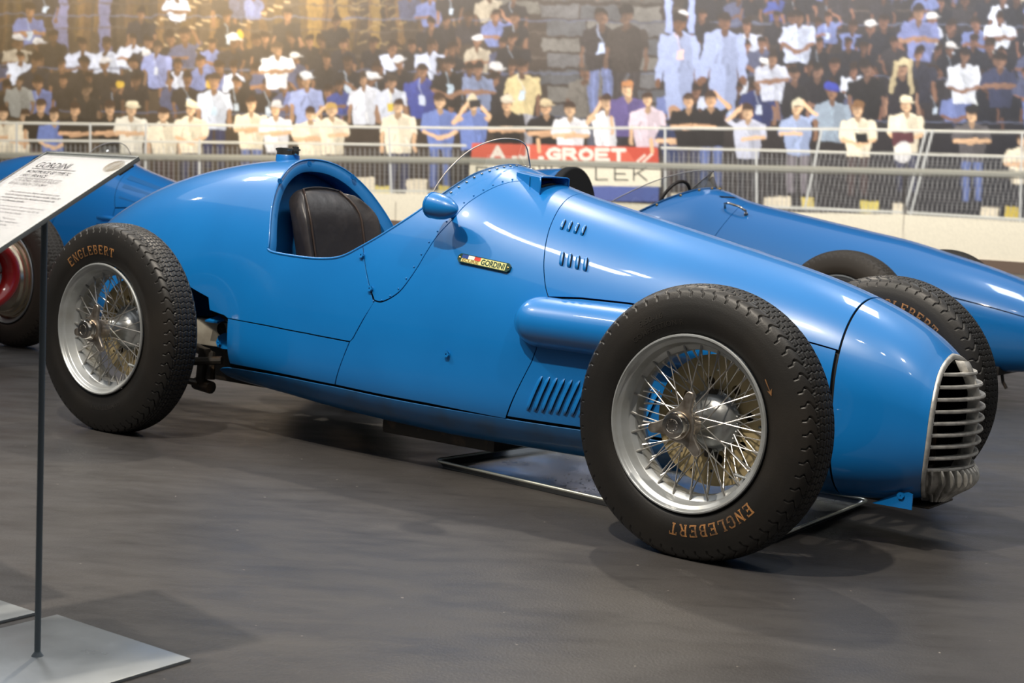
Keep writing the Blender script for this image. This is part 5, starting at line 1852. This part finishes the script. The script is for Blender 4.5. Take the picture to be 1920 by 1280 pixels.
MB().tube([(-2.25, -.5, .33), (-2.25, .5, .33)], .025, 10).tube([(0, -.5, .33), (0, .5, .33)], .025, 10).build('axle_beam', M['oily'], c3, 40)
MB().prism([(p[1], p[2]) for p in [B1.S(-1.84, v, .02) for v in np.linspace(.1, 1, 20)]] + [(-p[1], p[2]) for p in [B1.S(-1.84, v, .02) for v in np.linspace(1, .1, 20)]], -1.93, -1.90, 'x').build('bulkhead', M['interior'], c3, 30)

# ------------------------------------------------------------------ red car at the left edge: nose mouth and far front wheel
c4 = empty('racing_car', (-2.757, 6.60, 0), -math.radians(37))
tag(c4, 'red racing car cut by the left frame edge, with an oval nose mouth', 'racing car')
BT4 = Body([(-3.2, .50, .38, .44, .02, 2, 2), (-3.1, .62, .30, .44, .14, 2, 2), (-2.6, .80, .18, .43, .30, 2.1, 2.4), (-2.0, .88, .13, .42, .36, 2.2, 2.8), (-1.5, .82, .12, .41, .37, 2.2, 3),
            (-1.0, .82, .12, .41, .36, 2.2, 3), (-.4, .74, .13, .41, .33, 2.2, 2.8), (0, .68, .15, .41, .30, 2.2, 2.6), (.25, .63, .17, .41, .275, 2.2, 2.5), (.42, .595, .195, .405, .285, 2.2, 2.3), (.54, .57, .22, .40, .275, 2.2, 2.2)])
BT4.panel('body_shell', [(-3.2, 0), (-3.2, 1), (-1.95, 1), (-1.9, .78), (-1.5, .72), (-1.1, .82), (-1.0, 1), (.54, 1), (.54, 0)], M['red'], c4, 0, step=.03, thick=.005)
ringm = [tuple(BT4.S(.54, v)) for v in np.linspace(0, 1, 26)]
ringf = ringm + [(p[0], -p[1], p[2]) for p in ringm[::-1][1:-1]]
cen = (.44, 0, .395)
V = []
n = len(ringf)
secs = ((0, 0), (.022, .004), (.034, .020), (.034, .040), (.020, .058), (-.02, .072), (-.08, .080))
for dx, ins in secs:
    for p in ringf:
        d = math.hypot(p[1], p[2] - cen[2]); k = (d - ins) / d
        V.append((p[0] + dx, p[1] * k, cen[2] + (p[2] - cen[2]) * k))
Fc = [(k * n + i, k * n + (i + 1) % n, (k + 1) * n + (i + 1) % n, (k + 1) * n + i) for k in range(len(secs) - 1) for i in range(n)]
from_np('nose_ring', V, Fc, M['red'], c4, True)
MB().tube([V[5 * n + i] for i in list(range(n)) + [0]], .006, 8, False).build('mouth_trim', M['alu'], c4, True)
from_np('radiator_core', [(.44, p[1] * .82, .395 + (p[2] - .395) * .8) for p in ringf], [tuple(range(n))], M['oily'], c4, False)
far_wheel(c4, (0, -.60, .335), False, drum=True); far_wheel(c4, (-0.02, .66, .333), True, 0, True)
far_wheel(c4, (-2.25, -.62, .329), False); far_wheel(c4, (-2.25, .62, .329), True)
MB().tube([(0, -.55, .33), (0, .55, .31)], .025, 10).tube([(-2.25, -.5, .33), (-2.25, .5, .33)], .025, 10).build('axle_beam', M['oily'], c4, 40)

# ------------------------------------------------------------------ drip tray under the front car
ca_, sa_ = math.cos(-TH), math.sin(-TH)
def c2w(x, y, z=0.0):
    return Vector((.81255 + x * ca_ - y * sa_, 4.09391 + x * sa_ + y * ca_, z))
tr = empty('drip_tray', c2w(-.52, .04), 0)
tag(tr, 'shallow steel drip tray with bright rolled edge on the floor under the front blue car', 'tray')
cor = [(-1.135, -.190), (.080, -.315), (.050, .345), (-1.085, .400)]
def rounded(cs, r, n=6):
    out = []
    for i in range(4):
        p = Vector(cs[i]); a = (Vector(cs[i - 1]) - p).normalized(); b_ = (Vector(cs[(i + 1) % 4]) - p).normalized()
        for k in range(n + 1):
            t = k / n
            out.append(tuple(p + a * r * (1 - t) ** 2 + b_ * r * t ** 2))
    return out
rc = rounded(cor, .035)
base_p = [c2w(x, y, .004) - tr.location for x, y in rc]
b = MB(); fa = [b.bm.verts.new(p) for p in base_p]; fb = [b.bm.verts.new(p - Vector((0, 0, .003))) for p in base_p]
b.bm.faces.new(fa); b.bm.faces.new(fb[::-1])
for k in range(len(fa)): b.bm.faces.new((fa[k], fb[k], fb[(k + 1) % len(fa)], fa[(k + 1) % len(fa)]))
b.build('tray_base', M['tray'], tr, False)
sl = []
for k, p in enumerate(base_p):
    sl.append(p + Vector((0, 0, .016)))
b = MB(); n = len(sl)
v0 = [b.bm.verts.new(p) for p in base_p]; v1 = [b.bm.verts.new(p + (p - Vector((0, 0, 0))).normalized() * .016 + Vector((0, 0, .016))) for p in base_p]
for k in range(n): b.bm.faces.new((v0[k], v0[(k + 1) % n], v1[(k + 1) % n], v1[k]))
lip = [v.co.copy() for v in v1]
b.build('tray_wall', M['tray'], tr, True)
MB().tube(lip + [lip[0]], .0046, 8, False).build('tray_edge', M['tray_edge'], tr, True)
b = MB()
for k in range(150):
    x = -.80 + RNG.rand() * .50; y = -.08 + RNG.normal() * .07
    p = c2w(x, y, .0052) - tr.location; r = .0012 + .0035 * RNG.rand() ** 3
    vs = [b.bm.verts.new(p + Vector((r * (1 + 1.5 * (k % 5 == 0)) * math.cos(a), r * math.sin(a), 0))) for a in np.linspace(0, 2 * PI, 8)[:-1]]
    b.bm.faces.new(vs)
b.build('oil_spots', M['oil'], tr, False)['kind'] = 'stuff'

# ------------------------------------------------------------------ sign stand on its square plate
def plate(c, name, ax, ay, w, d, parent):
    rot = Matrix((ax, ay, Vector((0, 0, 1)))).transposed()
    b = MB(); b.box(c, (w, d, .006), rot, .001)
    return b.build(name, M['plate'], parent, 30)


AX = Vector((.811, -.585, 0)).normalized(); AY = Vector((.585, .811, 0)).normalized()
st = empty('sign_stand', (-.8238, 2.6116, 0))
tag(st, 'slim grey sign stand with a tilted white information board, on the front square plate', 'sign')
plate(Vector((-.003, -.021, .003)), 'base_plate', AX, AY, .386, .400, st)
b = MB(); b.tube([(0, 0, .006), (-.001, 0, .838)], .0056, 14); b.lathe([(.006, .011), (.010, .008), (.014, .0056)], 16, 'z')
b.build('pole', M['stand'], st, 40)
bw = Vector((.68303764, -.7303626, -.00548277)).normalized(); bl = Vector((.61393837, .57005854, .54599719)).normalized()
bl = (bl - bw * bl.dot(bw)).normalized(); bn = bw.cross(bl).normalized()
P1 = Vector((-.8903, 2.8234, .9075))
bd = empty('information_board', parent=st)
bd.matrix_local = Matrix.Translation(P1 - st.location) @ Matrix((bw, bl, bn)).transposed().to_4x4()
BW, BL = .3465, .470
b = MB(); b.box((BW / 2, -BL / 2, -.006), (BW, BL, .004)); b.build('board_back', M['clear_edge'], bd, False)
b = MB(); b.box((BW / 2 - .001, -BL / 2 - .004, -.003), (BW - .008, BL - .010, .0016)); b.build('board_sheet', M['paper'], bd, False)
b = MB(); b.box((BW / 2, -BL / 2, .0005), (BW, BL, .003)); b.build('acrylic_cover', M['cover'], bd, False)
b = MB()
b.box((.0, -BL / 2, -.003), (.0010, BL, .005)); b.box((BW, -BL / 2, -.003), (.0010, BL, .005)); b.box((BW / 2, 0, -.003), (BW, .0010, .005))
b.build('cover_edge', M['clear_edge'], bd, False)
b = MB(); b.box((BW - .004, -.030, -.009), (.006, .030, .005)); b.build('board_clip', M['stand'], bd, False)


def board_line(txt, u0, s0, u1, h, m, bold=0.0, name='board_lettering'):
    V, Fc = text_mesh(txt, 1.0, bold)
    x0, x1 = V[:, 0].min(), V[:, 0].max()
    V = (V - [x0, 0, 0]) * [(u1 - u0) / (x1 - x0), h / .70, 1] + [u0, -s0, -.0018]
    return from_np(name, V, Fc, m, bd, False)


board_line('GP 32 - 04', .038, .0285, .068, .0030, M['ink_grey'])
board_line('GORDINI', .038, .0510, .166, .0180, M['ink'], .012)
board_line('MONOPLACE GP TYPE 32', .038, .0700, .206, .0090, M['ink'], .010)
board_line('1955 / FRANCE', .038, .0830, .138, .0090, M['ink'], .010)
board_line('8 CYLINDRES / FREINS \u00c0 DISQUES', .038, .0990, .213, .0080, M['ink_grey'], .004)
board_line('850 KG / 250 CV / 270 KM/H', .038, .1100, .186, .0080, M['ink_grey'], .004)
TX = [('Cette voiture a une dizaine de courses \u00e0 son', 1), ('actif. Le mus\u00e9e pr\u00e9sente les deux seules Type 32', 1), ('construites, qui sont les derni\u00e8res voitures de', 1), ('courses d\u2019Am\u00e9d\u00e9e Gordini.', 1), ('', 0),
      ('Dieser Einsitzer hat an zehn Rennen teilgenommen.', 0), ('Das Museum besitzt die zwei einzigen Typ 32, die', 0), ('letzten Rennwagen von Am\u00e9d\u00e9e Gordini.', 0), ('', 0),
      ('This car entered ten races. The museum', 0), ('shows the two type 32 cars built, which were', 0), ('the last racing cars of Am\u00e9d\u00e9e Gordini.', 0)]
s_ = .1340
for t_, bold in TX:
    if t_:
        board_line(t_, .088, s_, .088 + .0044 * len(t_), .0046, M['ink'] if bold else M['ink_grey'], .012 if bold else .004)
        s_ += .0093
    else:
        s_ += .0065
b = MB(); b.box((.124, -.0555, -.0016), (.172, .0012, .0004)); b.build('board_rule', M['ink'], bd, False)
b = MB(); b.box((.127, -.0880, -.0016), (.174, .0008, .0004)); b.build('board_rule', M['ink_grey'], bd, False)
b = MB()
for rr, n_, dx in ((.028, 40, 0), (.024, 36, -.001), (.0185, 30, -.002)):
    b.tube([(.311 + dx + rr * .95 * math.cos(t), -.032 + rr * .62 * math.sin(t), -.0016) for t in np.linspace(0, 2 * PI, n_)], .00045, 4, False)
for k in range(4):
    x = .296 + k * .0085
    b.tube([(x + .004 * math.sin(t * 1.6), -.032 + .0125 * t, -.0016) for t in np.linspace(-1, 1, 10)], .0006, 4)
b.build('board_emblem', M['gold_ink'], bd, False)

st2 = empty('sign_stand', Vector((-.8238, 2.6116, 0)) + Vector((-.359, .212, 0)))
tag(st2, 'second sign plate lying at the left edge, behind the plate of the front sign', 'sign')
plate(Vector((0, -.0, .003)), 'base_plate', AX, AY, .386, .400, st2)
b = MB(); b.tube([(0, 0, .006), (-.001, 0, .838)], .0056, 14); b.lathe([(.006, .011), (.010, .008), (.014, .0056)], 16, 'z'); b.build('pole', M['stand'], st2, 40)
b = MB(); b.box(Vector((-.066, .21, .063 + .84 - .18)) + bw * .17 - bl * .20, (BW, BL, .006), Matrix((bw, bl, bn)).transposed()); b.build('information_board', M['paper'], st2, False)
